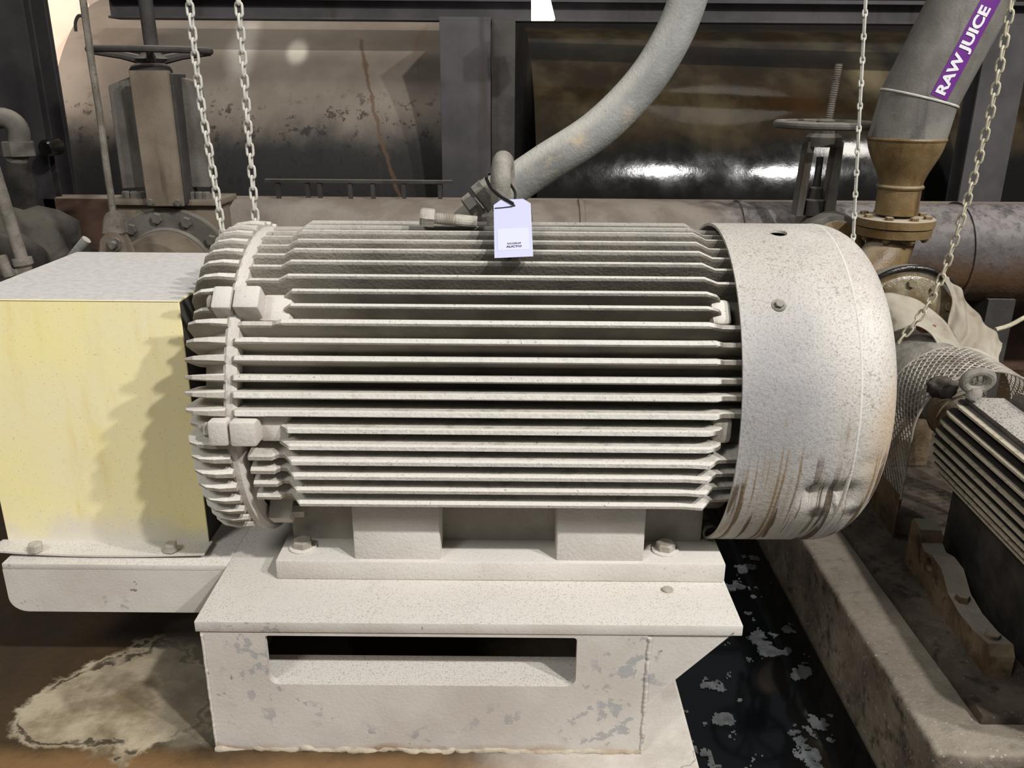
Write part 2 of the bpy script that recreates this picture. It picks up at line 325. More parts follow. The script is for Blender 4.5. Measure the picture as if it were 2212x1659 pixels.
def rings(bm, rs, closed=False, cap=True):
    """skin successive rings of verts"""
    prev = None; allr = []
    for r in rs: allr.append([bm.verts.new(p) for p in r])
    n = len(allr[0]); k = len(allr)
    for i in range(k if closed else k - 1):
        A, Bq = allr[i], allr[(i + 1) % k]
        for j in range(n): bm.faces.new((A[j], A[(j + 1) % n], Bq[(j + 1) % n], Bq[j]))
    if cap and not closed:
        bm.faces.new(allr[0][::-1]); bm.faces.new(allr[-1])
    return allr
def tube(bm, pts, rad, seg=12, closed=False, cap=True):
    pts = [V(p) for p in pts]; n = len(pts); rs = []
    rad = rad if isinstance(rad, (list, tuple)) else [rad] * n
    pa = None
    for i, p in enumerate(pts):
        if closed: d = pts[(i + 1) % n] - pts[i - 1]
        else: d = pts[min(i + 1, n - 1)] - pts[max(i - 1, 0)]
        d.normalize()
        if pa is None: a, b = frame(d)
        else:
            a = (pa - d * pa.dot(d)).normalized(); b = a.cross(d)
        pa = a
        rs.append([p + (a * math.cos(q) + b * math.sin(q)) * rad[i] for q in [2 * math.pi * j / seg for j in range(seg)]])
    rings(bm, rs, closed, cap); return bm
def lathe(bm, org, d, prof, seg=32, closed=False, cap=True):
    """prof: list of (distance along d, radius)"""
    org = V(org); d = V(d).normalized(); a, b = frame(d)
    rs = [[org + d * u + (a * math.cos(q) + b * math.sin(q)) * max(r, 1e-4) for q in [2 * math.pi * j / seg for j in range(seg)]] for u, r in prof]
    rings(bm, rs, closed, cap); return bm
def prism(bm, pts, vec):
    """extrude planar polygon (3D points) by vec"""
    pts = [V(p) for p in pts]; vec = V(vec)
    rings(bm, [pts, [p + vec for p in pts]]); return bm
def hexhead(bm, org, d, rad, h, rot=0.3):
    org = V(org); d = V(d).normalized(); a, b = frame(d)
    def rg(u, r): return [org + d * u + (a * math.cos(q + rot) + b * math.sin(q + rot)) * r for q in [math.pi / 3 * j for j in range(6)]]
    rings(bm, [rg(0, rad), rg(h * .85, rad), rg(h, rad * .86)]); return bm
def smoothpath(pts, n=40):
    """Catmull-Rom through points"""
    P = [V(p) for p in pts]; P = [P[0] * 2 - P[1]] + P + [P[-1] * 2 - P[-2]]
    out = []; k = len(P) - 3
    for i in range(n + 1):
        u = i / n * k; s = min(int(u), k - 1); f = u - s; a, b, c_, d = P[s:s + 4]
        out.append(.5 * ((2 * b) + (c_ - a) * f + (2 * a - 5 * b + 4 * c_ - d) * f * f + (3 * b - a - 3 * c_ + d) * f ** 3))
    return out
def boolean(o, cutters):
    for cb in cutters:
        me = bpy.data.meshes.new('cut'); bmesh.ops.recalc_face_normals(cb, faces=cb.faces); cb.to_mesh(me); cb.free()
        co = bpy.data.objects.new('cut', me); COL.objects.link(co)
        md = o.modifiers.new('b', 'BOOLEAN'); md.object = co; md.operation = 'DIFFERENCE'; md.solver = 'EXACT'
        bpy.context.view_layer.update()
        nm = bpy.data.meshes.new_from_object(o.evaluated_get(bpy.context.evaluated_depsgraph_get()))
        o.modifiers.clear(); old = o.data; o.data = nm; nm.name = old.name
        bpy.data.objects.remove(co)
    return o
def text_mesh(body, size, bold=0.0):
    cu = bpy.data.curves.new('txt', 'FONT'); cu.body = body; cu.size = size; cu.align_x = 'CENTER'; cu.align_y = 'CENTER'; cu.offset = bold; cu.resolution_u = 4
    to = bpy.data.objects.new('txt', cu); COL.objects.link(to); bpy.context.view_layer.update()
    me = bpy.data.meshes.new_from_object(to.evaluated_get(bpy.context.evaluated_depsgraph_get()))
    bm = B(); bm.from_mesh(me); bpy.data.objects.remove(to); bpy.data.meshes.remove(me); return bm

# ================================================================== the setting
PX = .343      # right edge of the pad / left wall of the trench
QX = .784      # left face of the plinth
b = B(); box(b, (-5, .4, -.6), (PX, 3.0, 0), .006); box(b, (-5, 3.0, -.6), (4.5, 8.0, 0))
struct(obj('floor', b, 'floor'))
b = B(); box(b, (-6, 7.6, -.6), (5, 7.8, 4)); struct(obj('wall_back', b, 'wallback'))
b = B(); box(b, (-4.2, 6.3, 0), (-1.4, 6.4, 3)); struct(obj('wall_left', b, 'tanwall'))
# trench water and foam
b = B(); box(b, (PX, .4, -.5), (QX - .006, 3.0, -.206)); o = obj('trench_water', b, 'water')
o['kind'] = 'stuff'; tag(o, 'still black water in the trench beside the motor base', 'water')
b = B(); g = .0032
for i in range(int((QX - PX) / g)):
    for j in range(int(1.5 / g)):
        X, Y = PX + .004 + i * g, .95 + j * g
        if X > QX - .03: continue
        n = noise.fractal(V((X * 13, Y * 13, 3.3)), .8, 2.2, 5)
        n2 = noise.noise(V((X * 3.1 + 5, Y * 3.1, .7)))
        if n + n2 * .45 > .42:
            zt = -.206
            vs = [b.verts.new((X + dx * g, Y + dy * g, zt + .0008)) for dx, dy in ((0, 0), (1, 0), (1, 1), (0, 1))]
            b.faces.new(vs)
bmesh.ops.remove_doubles(b, verts=b.verts, dist=.0004)
ex = bmesh.ops.extrude_face_region(b, geom=b.faces[:])
bmesh.ops.translate(b, vec=(0, 0, .0022), verts=[v for v in ex['geom'] if isinstance(v, bmesh.types.BMVert)])
o = obj('foam_flakes', b, 'foam'); o['kind'] = 'stuff'; tag(o, 'grey foam flakes floating on the black trench water', 'foam')

# ================================================================== main motor
AY, AZ = 1.614, .598; RF = .31; RC = .252
mot = thing('electric_motor', 'large pale dusty finned electric motor with domed fan cover on a welded base', 'motor', (0, AY, .278))
AX = V((0, AY, AZ))
def rad_dir(phi): return V((0, -math.cos(phi), math.sin(phi)))
def tan_dir(phi): return V((0, math.sin(phi), math.cos(phi)))
def phi_of(py, rr=RF):
    d = ray(1106, py); d = V((0, d.y, d.z)).normalized(); o_ = V((0, 0, CAMP.z)) - AX
    bq = o_.dot(d); disc = bq * bq - (o_.dot(o_) - rr * rr)
    tt = -bq - math.sqrt(max(disc, 0)); p = o_ + d * tt
    return math.atan2(p.z, -p.y)
def fin_mesh(prof, phi, root=RC - .004, t0=.016, t1=.0115, t2=.006, taper=None):
    """prof: (X, tip radius); rounded-tip rib"""
    bm = B(); rs = []; rd, td = rad_dir(phi), tan_dir(phi)
    for i, (X, r) in enumerate(prof):
        k = taper[i] if taper else 1
        base = AX + V((X, 0, 0)); r = max(r, root + .003)
        sec = [(root, -t0 / 2 * k), (r - .005, -t1 / 2 * k), (r, -t2 / 2 * k), (r, t2 / 2 * k), (r - .005, t1 / 2 * k), (root, t0 / 2 * k)]
        rs.append([base + rd * q + td * s for q, s in sec])
    rings(bm, rs); return bm
# frame core, skirt
b = B(); lathe(b, AX, (1, 0, 0), [(-.47, RC), (.40, RC)], 96); o_frame = obj('frame', b, 'core', mot, True)
b = B(); box(b, (-.425, 1.468, .31), (.372, 1.76, .43), .01); obj('frame_skirt', b, 'motor', mot, True)
FY = [479, 489, 501, 519, 541, 566, 596, 629, 660, 697, 738, 778, 821, 859, 899, 936, 972, 1004, 1036, 1066, 1093]
phis = [phi_of(y) for y in FY]
extra = [phis[0] + R(7.5) * i for i in range(1, 5)]
for i, (fy, ph) in enumerate(zip(FY + [0] * 4, phis + extra)):
    L0, L1 = -.462, .425
    jig = random.uniform(-.0015, .0015)
    lug = fy in (629, 660, 936, 972)
    if lug: prof = [(-.392, .284), (-.37, RF - .001), (.325, RF), (.345, .300), (.352, .29)]
    elif 730 < fy < 905: prof = [(L0, .300), (-.455, RF), (-.41, RF + .001), (-.402, RF - .001), (.30, RF), (.335, RF + .002), (.35, .298), (L1, .297)]
    elif fy >= 1000: prof = [(L0 + .025, .286), (-.445, .296), (-.405, .296), (-.395, .287), (-.385, .288), (-.368, RF), (.30, RF), (.332, RF + .003), (.349, .295), (L1, .29)]
    else: prof = [(L0, .292), (-.45, .298), (-.40, .298), (-.382, RF), (.325, RF), (.35, .297), (L1, .296)]
    prof = [(X, r + jig) for X, r in prof]
    thin = 1 if fy > 690 else .72
    obj('fin', fin_mesh(prof, ph, t0=.016 * thin, t1=.0115 * thin, t2=.007 * thin), 'fin', mot)
# joint ring between frame and end bracket
b = B(); lathe(b, AX, (1, 0, 0), [(-.478, .26), (-.478, .292), (-.472, .297), (-.462, .297), (-.456, .290), (-.456, .26)], 128, closed=True); obj('joint_flange', b, 'pale', mot, True)
# drive-end bracket with its own ribs
b = B(); lathe(b, AX, (1, 0, 0), [(-.474, .280), (-.495, .268), (-.515, .25), (-.530, .225), (-.54, .19), (-.548, .15), (-.572, .10), (-.575, .05)], 96); brk = obj('end_bracket', b, 'motor', mot, True)
bp = [phis[i] for i in range(len(phis))] + [phis[-1] - R(6) * i for i in range(1, 4)] + extra
for i, ph in enumerate(bp):
    prof = [(-.472, .306), (-.50, .308), (-.525, .304), (-.541, .293), (-.550, .272), (-.553, .24)]
    k = [1.5, 1.25, .95, .65, .45, .35]
    if i in (8, 15): prof = [(X, r - .016) for X, r in prof]
    obj('fin', fin_mesh(prof, ph, root=.20, t0=.011, t1=.0095, t2=.006, taper=k), 'motor', brk)
def lugbox(name, X0, X1, phi, half, r0, r1, mat, parent, bev=.005):
    bm = B(); rd, td = rad_dir(phi), tan_dir(phi)
    mt = Matrix.Translation(AX) @ Matrix((V((1, 0, 0)), td, rd)).transposed().to_4x4()
    box(bm, (X0, -half, r0), (X1, half, r1), bev, mt); return obj(name, bm, mat, parent, True)
for pc in (653, 938):
    ph = phi_of(pc)
    lugbox('bolting_lug', -.462, -.418, ph, .0215, .25, .324, 'pale', mot)
    lugbox('bolting_lug', -.498, -.465, ph, .0215, .24, .322, 'pale', brk)
    lugbox('lug_web', -.43, -.372, ph, .028, .25, .289, 'pale', mot, .012)
    bm = B(); hexhead(bm, AX + rad_dir(ph) * .300 + V((-.498, 0, 0)), (-1, 0, 0), .013, .012); obj('bolt', bm, 'bolt', brk)
    lugbox('lug_web', .335, .372, ph, .026, .25, .287, 'motor', mot, .012)
ph = phi_of(1126, .285)
lugbox('bolting_lug', -.452, -.41, ph, .02, .24, .288, 'pale', mot)
bm = B(); hexhead(bm, AX + rad_dir(ph) * .268 + V((-.41, 0, 0)), (1, 0, 0), .013, .022); obj('bolt', bm, 'bolt', mot)
bm = B(); lathe(bm, at(1528, 1138, 1.5), (0, -1, .1), [(0, .016), (.03, .016), (.032, .012), (.02, .010)], 20); obj('drain_plug', bm, 'connector', mot, True)
# feet
zt, zb = .318, .278
def slab(bm, x0, x1, y0, y1, z0, z1, bev=.004): box(bm, (x0, y0, z0), (x1, y1, z1), bev)
b = B(); slab(b, -.437, .400, 1.386, 1.51, zb, zt); obj('foot', b, 'pale', mot, True)
b = B(); slab(b, -.437, .400, 1.72, 1.842, zb, zt); obj('foot', b, 'pale', mot, True)
for x0, x1 in ((-.291, -.131), (.085, .247)):
    b = B(); box(b, (x0, 1.394, zt - .002), (x1, 1.50, .435), .004); obj('foot_gusset', b, 'pale', mot, True)
    b = B(); box(b, (x0, 1.72, zt - .002), (x1, 1.834, .435), .004); obj('foot_gusset', b, 'pale', mot, True)
for px, py in ((655, 1183), (1437, 1189)):
    p = atz(px, py, zt)
    b = B(); lathe(b, p, (0, 0, 1), [(0, .026), (.003, .026), (.004, .023)], 28); obj('washer', b, 'pale', mot, True)
    b = B(); hexhead(b, p + V((0, 0, .004)), (0, 0, 1), .0185, .014); obj('bolt', b, 'bolt', mot)
# fan cover
HX0, HX1, HR = .377, .572, .31
prof = [(HX0 + (HX1 - HX0) * i / 20, HR) for i in range(21)] + [(HX1 + .088 * math.sin(a), HR - .088 + .088 * math.cos(a)) for a in [R(90) * i / 14 for i in range(1, 15)]]
prof += [(.662, .20), (.664, .16), (.660, .158), (.655, .20), (.650, .228)]
prof += [(HX1 - .002 + .083 * math.sin(a), HR - .088 + .083 * math.cos(a)) for a in [R(90) * i / 8 for i in range(7, -1, -1)]] + [(.45, HR - .005), (HX0, HR - .005)]
b = B(); lathe(b, AX, (1, 0, 0), prof, 180, closed=True)
for px, py, dep, rr in ((1768, 1082, .018, .035), (1835, 1078, .022, .04), (1700, 760, .004, .05), (1885, 1010, .006, .03)):
    # dents pushed into the sheet
    d = ray(px, py).normalized(); best = None
    for v in b.verts:
        q = v.co - CAMP; tt = q.dot(d); e = (q - d * tt).length
        if e < .012 and (best is None or tt < best[0]): best = (tt, v.co.copy())
    if best:
        for v in b.verts:
            dd_ = (v.co - best[1]).length
            if dd_ < rr * 1.6:
                n_ = (v.co - AX); n_.x *= .3; n_.normalize(); v.co -= n_ * dep * math.exp(-(dd_ / rr * 1.6) ** 2) * (1 + .5 * noise.noise(v.co * 60))
hood = obj('fan_cover', b, 'hood', mot, True, 50)
cb = B(); lathe(cb, at(1683, 486, 1.56) - V((0, 0, .06)), (0, 0, 1), [(0, .0160), (.12, .0160)], 24); boolean(hood, [cb])
b = B(); lathe(b, AX, (1, 0, 0), [(HX1 - .004, HR - .002), (HX1 - .002, HR + .0006), (HX1 + .001, HR + .0006), (HX1 + .003, HR - .002)], 140, closed=True); obj('weld_seam', b, 'pale', hood, True, 80)
ph = phi_of(655)
p = AX + V(((1683 - 1106) / 1850 * 1.42, 0, 0)) + rad_dir(ph) * (HR - .001)
b = B(); lathe(b, p, rad_dir(ph), [(0, .0125), (.002, .012), (.003, .009)], 20); hexhead(b, p + rad_dir(ph) * .002, rad_dir(ph), .0075, .006); obj('bolt', b, 'connector', hood)
b = B(); lathe(b, AX, (1, 0, 0), [(.652, .001), (.652, .165), (.656, .165), (.656, .001)], 48); obj('fan_grille', b, 'darksteel', hood)
# lifting eye (ring seen edge-on) on top of the frame
ex_ = at(1086, 470, 1.612).x
ey = AZ + RF
ctr = V((ex_, 1.612, ey + .072))
b = B(); tube(b, [ctr + V((.004 * math.sin(q), .040 * math.sin(q), .042 * math.cos(q))) for q in [2 * math.pi * i / 36 for i in range(36)]], .0185, 14, closed=True)
lathe(b, (ex_, 1.612, ey - .02), (0, 0, 1), [(0, .03), (.035, .03), (.045, .022), (.05, .02)], 24)
eye = obj('lifting_eye', b, 'castiron', mot, True)
# conduit entry box behind the top of the frame
b = B(); box(b, (at(1040, 470, 1.72).x, 1.66, .80), (at(1150, 470, 1.72).x, 1.80, .915), .008); obj('terminal_box', b, 'connector', mot, True)

# loose bolt lying on the top fins
p0 = at(907, 468, 1.565); p1 = at(1030, 480, 1.575); dv = (p1 - p0).normalized()
lb = thing('hex_bolt', 'dusty hex bolt with threaded shank lying on the motor top beside the lifting eye', 'bolt', p0 - V((0, 0, .015)))
b = B(); hexhead(b, p0 + dv * .026, -dv, .0178, .026, .0); obj('bolt_head', b, 'bolt', lb)
b = B(); L = (p1 - p0).length; pr = [(.026, .0095)]
for i in range(12): pr += [(.027 + i * .003, .0112), (.0285 + i * .003, .0094)]
pr += [(.065, .0112), (L, .0112)]
lathe(b, p0, dv, pr, 16); obj('threaded_shank', b, 'bolt', lb)

# ---------------------------------------------------------------- hose (flexible conduit)
hs = thing('flexible_conduit', 'thick grey dusty conduit curving up from the motor top past the tank', 'conduit', at(1040, 450, 1.75))
path = [at(1062, 440, 1.735), at(1110, 400, 1.74), at(1180, 352, 1.75), at(1290, 280, 1.77), at(1385, 185, 1.80), at(1450, 85, 1.83), at(1490, -15, 1.86), at(1515, -120, 1.9)]
b = B(); tube(b, smoothpath(path, 90), .0385, 28); obj('hose', b, 'hose', hs, True)
d0 = (path[1] - path[0]).normalized()
b = B(); hexhead(b, path[0] + d0 * .010, -d0, .052, .026, .2); obj('hex_nut', b, 'connector', hs)
b = B(); hexhead(b, path[0] - d0 * .022, -d0, .047, .022, .5); obj('hex_nut', b, 'connector', hs)
b = B(); lathe(b, path[0] + d0 * .008, d0, [(0, .050), (.03, .047), (.035, .042)], 28); obj('gland', b, 'connector', hs, True)
b = B(); lathe(b, path[0] - d0 * .02, -d0, [(0, .034), (.05, .034)], 24); obj('nipple', b, 'connector', hs, True)

# ---------------------------------------------------------------- tag on a cable tie
T0 = at(1106, 431, 1.545); T1 = at(1110, 556, 1.437)
tz = (T0 - T1); TL = tz.length; tz.normalize()
tx = (at(1143, 436, 1.54) - at(1069, 436, 1.54)).normalized(); tx = (rt * .995 + V((0, 0, .05))).normalized()
tx = (tx - tz * tx.dot(tz)).normalized(); tn = tx.cross(tz).normalized()
if tn.y > 0: tn = -tn
TW = .0655
tg = thing('paper_tag', 'white paper tag with a printed sticker tied to the lifting eye', 'tag', T1)
def tp(u, v, h=0): return T1 + tx * u + tz * v + tn * h
pts = [tp(-TW / 2, 0), tp(TW / 2, 0), tp(TW / 2, TL - .012), tp(TW / 2 - .013, TL), tp(-TW / 2 + .013, TL), tp(-TW / 2, TL - .012)]
b = B(); prism(b, pts, tn * .0006); tcard = obj('card', b, 'tag', tg)
cb = B(); lathe(cb, tp(.003, TL - .016, -.01), tn, [(0, .0028), (.02, .0028)], 16); boolean(tcard, [cb])
b = B(); prism(b, [tp(-.027, .016, .0007), tp(.027, .016, .0007), tp(.027, .066, .0007), tp(-.027, .066, .0007)], tn * .0003); obj('sticker', b, 'sticker', tg)
def tag_text(body, size, v, bold=0.0, sx=1.0):
    bm = text_mesh(body, size, bold)
    for vt in bm.verts: vt.co = tp(vt.co.x * sx + .001, v + vt.co.y, .0013)
    obj('printed_text', bm, 'ink', tg)
tag_text('AA258549', .0056, .0305, .0001, 1.0)
tag_text('AUCTO', .0060, .0235, .00025, 1.25)
tie = smoothpath([at(1050, 385, 1.585), at(1060, 405, 1.565), at(1082, 425, 1.548), tp(.003, TL - .016, .003), tp(-.012, TL - .020, .0015), tp(-.031, TL - .021, .0015)], 30)
b = B(); tube(b, tie, [.0030] * 18 + [.0010] * 13, 8); obj('cable_tie', b, 'tie', tg, True)
b = B(); tube(b, smoothpath([at(1050, 385, 1.585), at(1056, 376, 1.62), at(1085, 380, 1.645), at(1110, 410, 1.62), at(1112, 430, 1.57), at(1100, 440, 1.55)], 24), .0026, 8); obj('cable_tie', b, 'tie', tg, True)

# ================================================================== motor base
mb = thing('motor_base', 'pale welded steel motor base with a long rounded slot in its front', 'machine base', (-.15, 1.5, 0))
BX0, BX1, BY0, BY1 = -.538, .240, 1.255, 1.97
b = B(); box(b, (-.545, 1.252, .257), (.402, 1.98, .278), .002); obj('top_plate', b, 'base', mb, True)
b = B(); box(b, (BX0, BY0, 0.0), (BX1, BY0 + .014, .257)); fp = obj('front_panel', b, 'base', mb)
def rrect(x0, x1, z0, z1, rb, rtp, y):
    pts = []
    for cx, cz, a0, r in ((x1 - rb, z0 + rb, -90, rb), (x1 - rtp, z1 - rtp, 0, rtp), (x0 + rtp, z1 - rtp, 90, rtp), (x0 + rb, z0 + rb, 180, rb)):
        for i in range(7): a = R(a0 + 15 * i); pts.append(V((cx + r * math.cos(a), y, cz + r * math.sin(a))))
    return pts
cb = B(); prism(cb, rrect(-.427, .117, .146, .2485, .018, .007, 1.2), (0, .2, 0)); boolean(fp, [cb])
b = B(); box(b, (BX0, BY0 + .014, 0), (BX0 + .014, BY1, .257)); obj('side_panel', b, 'base', mb)
b = B(); box(b, (BX1 - .014, BY0 + .014, 0), (BX1, BY1, .257)); obj('side_panel', b, 'base', mb)
b = B(); box(b, (BX0 + .014, BY0 + .012, .13), (BX1 - .014, 1.338, .1464)); obj('inner_ledge', b, 'base', mb)
b = B(); box(b, (BX0 + .014, BY1 - .014, 0), (BX1 - .014, BY1, .257)); obj('rear_panel', b, 'darksteel', mb)  # dark colour stands in for the shade inside the base
b = B(); prism(b, [(BX1, BY0 + .002, .257), (.385, BY0 + .002, .257), (BX1, BY0 + .002, .105)], (0, .012, 0)); obj('gusset', b, 'base', mb)
b = B(); prism(b, [(BX1, BY1 - .02, .257), (.385, BY1 - .02, .257), (BX1, BY1 - .02, .105)], (0, .012, 0)); obj('gusset', b, 'base', mb)
def weld(pts, r, parent, mat='base', name='weld_bead'):
    P = [V(pts[0]).lerp(V(pts[1]), i / 110) for i in range(111)]
    rough_ = 1.0 if mat == 'grout' else .35
    P = [p + V((noise.noise(p * 60), noise.noise(p * 60 + V((5, 0, 0))), noise.noise(p * 60 + V((0, 7, 0))))) * r * rough_ for p in P]
    bm = B(); tube(bm, P, [r * (1 + .3 * noise.noise(p * 160)) for p in P], 8); obj(name, bm, mat, parent, True, 80)
weld([(BX1 + .002, BY0 + .001, .25), (BX1 + .002, BY0 + .001, .01)], .0042, mb)
weld([(BX0 + .003, BY0 - .001, .25), (BX0 + .003, BY0 - .001, .01)], .0025, mb)
weld([(BX0, BY0 + .002, .001), (BX1, BY0 + .002, .001)], .0065, mb, 'grout', 'grout_bead')
weld([(BX1 + .01, BY0 + .004, .256), (.385, BY0 + .004, .256)], .004, mb)
b = B(); lathe(b, atz(1442, 1276, .278), (0, 0, 1), [(0, .010), (.004, .010), (.005, .008)], 16); obj('jacking_screw', b, 'bolt', mb, True)
# side tray carrying the guard
b = B(); box(b, (-.98, 1.435, .264), (-.545, 1.98, .277), .002); obj('tray_plate', b, 'base', mb, True)
pts = [V((-.98, 1.435, .264)), V((-.98, 1.435, .200))] + [V((-.98 + .035 - .035 * math.cos(a), 1.435, .200 - .03 * math.sin(a))) for a in [R(15 * i) for i in range(1, 7)]] + [V((-.537, 1.435, .170)), V((-.537, 1.435, .264))]
b = B(); prism(b, pts, (0, .014, 0)); obj('tray_apron', b, 'base', mb)
# ================================================================== yellow coupling guard
cg = thing('coupling_guard', 'boxy yellow coupling guard with dust-whitened top bolted to the tray', 'guard', (-.8, 1.73, .278))
gx0, gx1, gy0, gy1, gz0, gz1 = -1.003, -.602, 1.504, 1.955, .284, .781
b = B(); box(b, (gx0, gy0, gz0), (gx1, gy0 + .004, gz1), .0015); obj('front_panel', b, 'yellow', cg)
b = B(); box(b, (gx0, gy1 - .004, gz0), (gx1, gy1, gz1), .0015); obj('rear_panel', b, 'yellow', cg)
b = B(); box(b, (gx0, gy0, gz1 - .004), (gx1, gy1, gz1 + .001), .0015); obj('top_panel', b, 'yellow', cg)
b = B(); box(b, (gx1 - .006, gy0 + .004, gz0), (gx1 - .002, gy1 - .004, gz1 - .004)); obj('end_panel', b, 'darksteel', cg)
b = B(); n = 24
top = []; bot = []
for i in range(n + 1):
    u = i / n; X = gx0 - .012 + (gx1 + .006 - gx0 + .012) * u
    zf = .290 - .006 * math.sin(u * math.pi) + .004 * (1 - u) ** 3
    top.append((X, zf))
rs = [[V((X, gy0 + .004, .288)), V((X, gy0 + .004, .284)), V((X, gy0 - .048, zf - .004)), V((X, gy0 - .048, zf))] for X, zf in top]
rings(b, rs); obj('bottom_flange', b, 'base', cg)
for px in (78, 370):
    p = atz(px, 1189, .290)
    b = B(); hexhead(b, p, (0, 0, 1), .0135, .016, .1); obj('bolt', b, 'bolt', cg)

# ================================================================== chains
LINK = {}
def link_mesh(pitch, wire, width, key):
    if key in LINK: return LINK[key]
    L = pitch + 2 * wire * .95; hw = width / 2 - wire / 2; hl = L / 2 - wire / 2; st = hl - hw
    pts = [V((hw * math.cos(a), 0, st + hw * math.sin(a))) for a in [R(180 * i / 6) for i in range(7)]] + [V((hw * math.cos(a), 0, -st + hw * math.sin(a))) for a in [R(180 + 180 * i / 6) for i in range(7)]]
    bm = B(); tube(bm, pts, wire / 2, 8, closed=True)
    me = bpy.data.meshes.new(key); bmesh.ops.recalc_face_normals(bm, faces=bm.faces); bm.to_mesh(me); bm.free()
    me.polygons.foreach_set('use_smooth', [True] * len(me.polygons)); LINK[key] = me; return me
def chain(label, pts, pitch, wire, width, mat, a0=0.0, twist=0.0, alt=None):
    P = smoothpath(pts, 400) if len(pts) > 2 else [V(pts[0]).lerp(V(pts[1]), i / 200) for i in range(201)]
    ch = thing('hanging_chain', label, 'chain', P[-1])
    acc = 0; nxt = 0; k = 0; out = []
    for a, bq in zip(P, P[1:]):
        sl = (bq - a).length
        while nxt <= acc + sl:
            out.append((a.lerp(bq, (nxt - acc) / sl), (bq - a).normalized())); 
            nxt += (pitch if alt is None else (pitch + alt[0]) / 2)
        acc += sl
    for k, (p, d) in enumerate(out):
        small = alt is not None and k % 2
        me = link_mesh(alt[0], wire, alt[1], mat + 'ring') if small else link_mesh(pitch, wire, width, mat + 'link' + str(pitch))
        if not me.materials: me.materials.append(M[mat])
        o = bpy.data.objects.new('chain_link', me); COL.objects.link(o)
        q = d.to_track_quat('Z', 'Y').to_matrix().to_4x4()
        # align local X with the camera-facing right vector, then alternate by 90 degrees
        zc = d; xc = (V((1, 0, 0)) - zc * zc.x).normalized(); yc = zc.cross(xc)
        mt = Matrix((xc, yc, zc)).transposed().to_4x4() @ Matrix.Rotation(a0 + twist * k + (math.pi / 2 if k % 2 else 0), 4, 'Z')
        mt.translation = p; o.matrix_world = mt
        o.parent = ch; o.matrix_parent_inverse = Matrix.Translation(-ch.location)
    return ch
chain('pale dusty link chain hanging beside the big handwheel valve, nearer the valve stem', [at(352, -500, 2.0), at(402, -60, 2.0), at(430, 190, 2.0), at(458, 360, 2.0), at(484, 520, 2.0), at(504, 660, 2.0)], .0243, .0062, .0205, 'chain', .12)
chain('pale dusty link chain hanging straight in front of the beige tank', [at(474, -500, 2.0), at(510, -60, 2.0), at(533, 235, 2.0), at(553, 485, 2.0), at(566, 640, 2.0)], .0243, .0062, .0205, 'chain', .06)
chain('thin pale chain of long edge-on links hanging behind the fan cover', [at(1896, -500, 2.04), at(1873, -60, 2.02), at(1857, 240, 2.0), at(1842, 535, 1.98), at(1836, 680, 1.98)], .0375, .0046, .012, 'chain', 1.5, 0, (.0105, .0135))
chain('yellowed link chain slanting down onto the tarp below the purple pipe label', [at(2305, -500, 2.12), at(2199, -60, 2.15), at(2140, 240, 2.17), at(2075, 480, 2.2), at(2015, 640, 2.22), at(1935, 748, 2.24)], .0265, .0062, .022, 'chain_warm', .75)

# ================================================================== background: tanks, steelwork
def tank(name, label, x0, x1, mat, zc=.56, yc=5.0, r=1.0, yaw=0.0):
    tk = thing(name, label, 'tank', ((x0 + x1) / 2, yc, 0))
    b = B(); lathe(b, (x0, yc, zc), (math.cos(yaw), math.sin(yaw), 0), [(0, r), (x1 - x0, r)], 160); obj('shell', b, mat, tk, True)
    for xs in (x0 + .35, x1 - .35):
        b = B(); box(b, (xs - .06, yc - .8, 0), (xs + .06, yc + .8, zc - .55)); obj('saddle', b, 'beam', tk)
    return tk
tank('horizontal_tank', 'large beige horizontal tank, grime and shade painted below, behind the pair of chains', -2.12, -.12, 'tank')
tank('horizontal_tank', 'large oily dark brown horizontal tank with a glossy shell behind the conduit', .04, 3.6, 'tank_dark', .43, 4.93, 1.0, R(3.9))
ves = thing('round_vessel', 'cream round vessel end showing between dark column and thin rod', 'vessel', (-3.05, 5.2, 0))
pc = at(-127, 85, 4.75)
b = B(); lathe(b, pc, (0, 1, 0), [(-.16, .02), (-.15, .2), (-.11, .42), (-.05, .62), (0, .735), (.06, .78), (.9, .78)], 96); obj('shell', b, 'vessel', ves, True)
b = B(); box(b, (pc.x - .1, pc.y + .3, 0), (pc.x + .1, pc.y + .6, pc.z - .7)); obj('pedestal', b, 'beam', ves)
# beam across the top
zb0 = at(1100, 40, 4.10).z; zb1 = at(1100, 2, 4.10).z
bt = thing('steel_beam', 'dark horizontal steel channel beam running above the tanks', 'beam', (0, 4.16, zb0))
b = B(); box(b, (-1.80, 4.14, zb0), (3.4, 4.16, zb1 + .004)); obj('web', b, 'colgrey', bt)
b = B(); box(b, (-1.80, 4.09, zb1 - .004), (3.4, 4.23, zb1 + .012), .002); obj('top_flange', b, 'colgrey', bt)
b = B(); box(b, (-1.80, 4.11, zb0 - .010), (3.4, 4.23, zb0), .002); obj('bottom_flange', b, 'colgrey', bt)
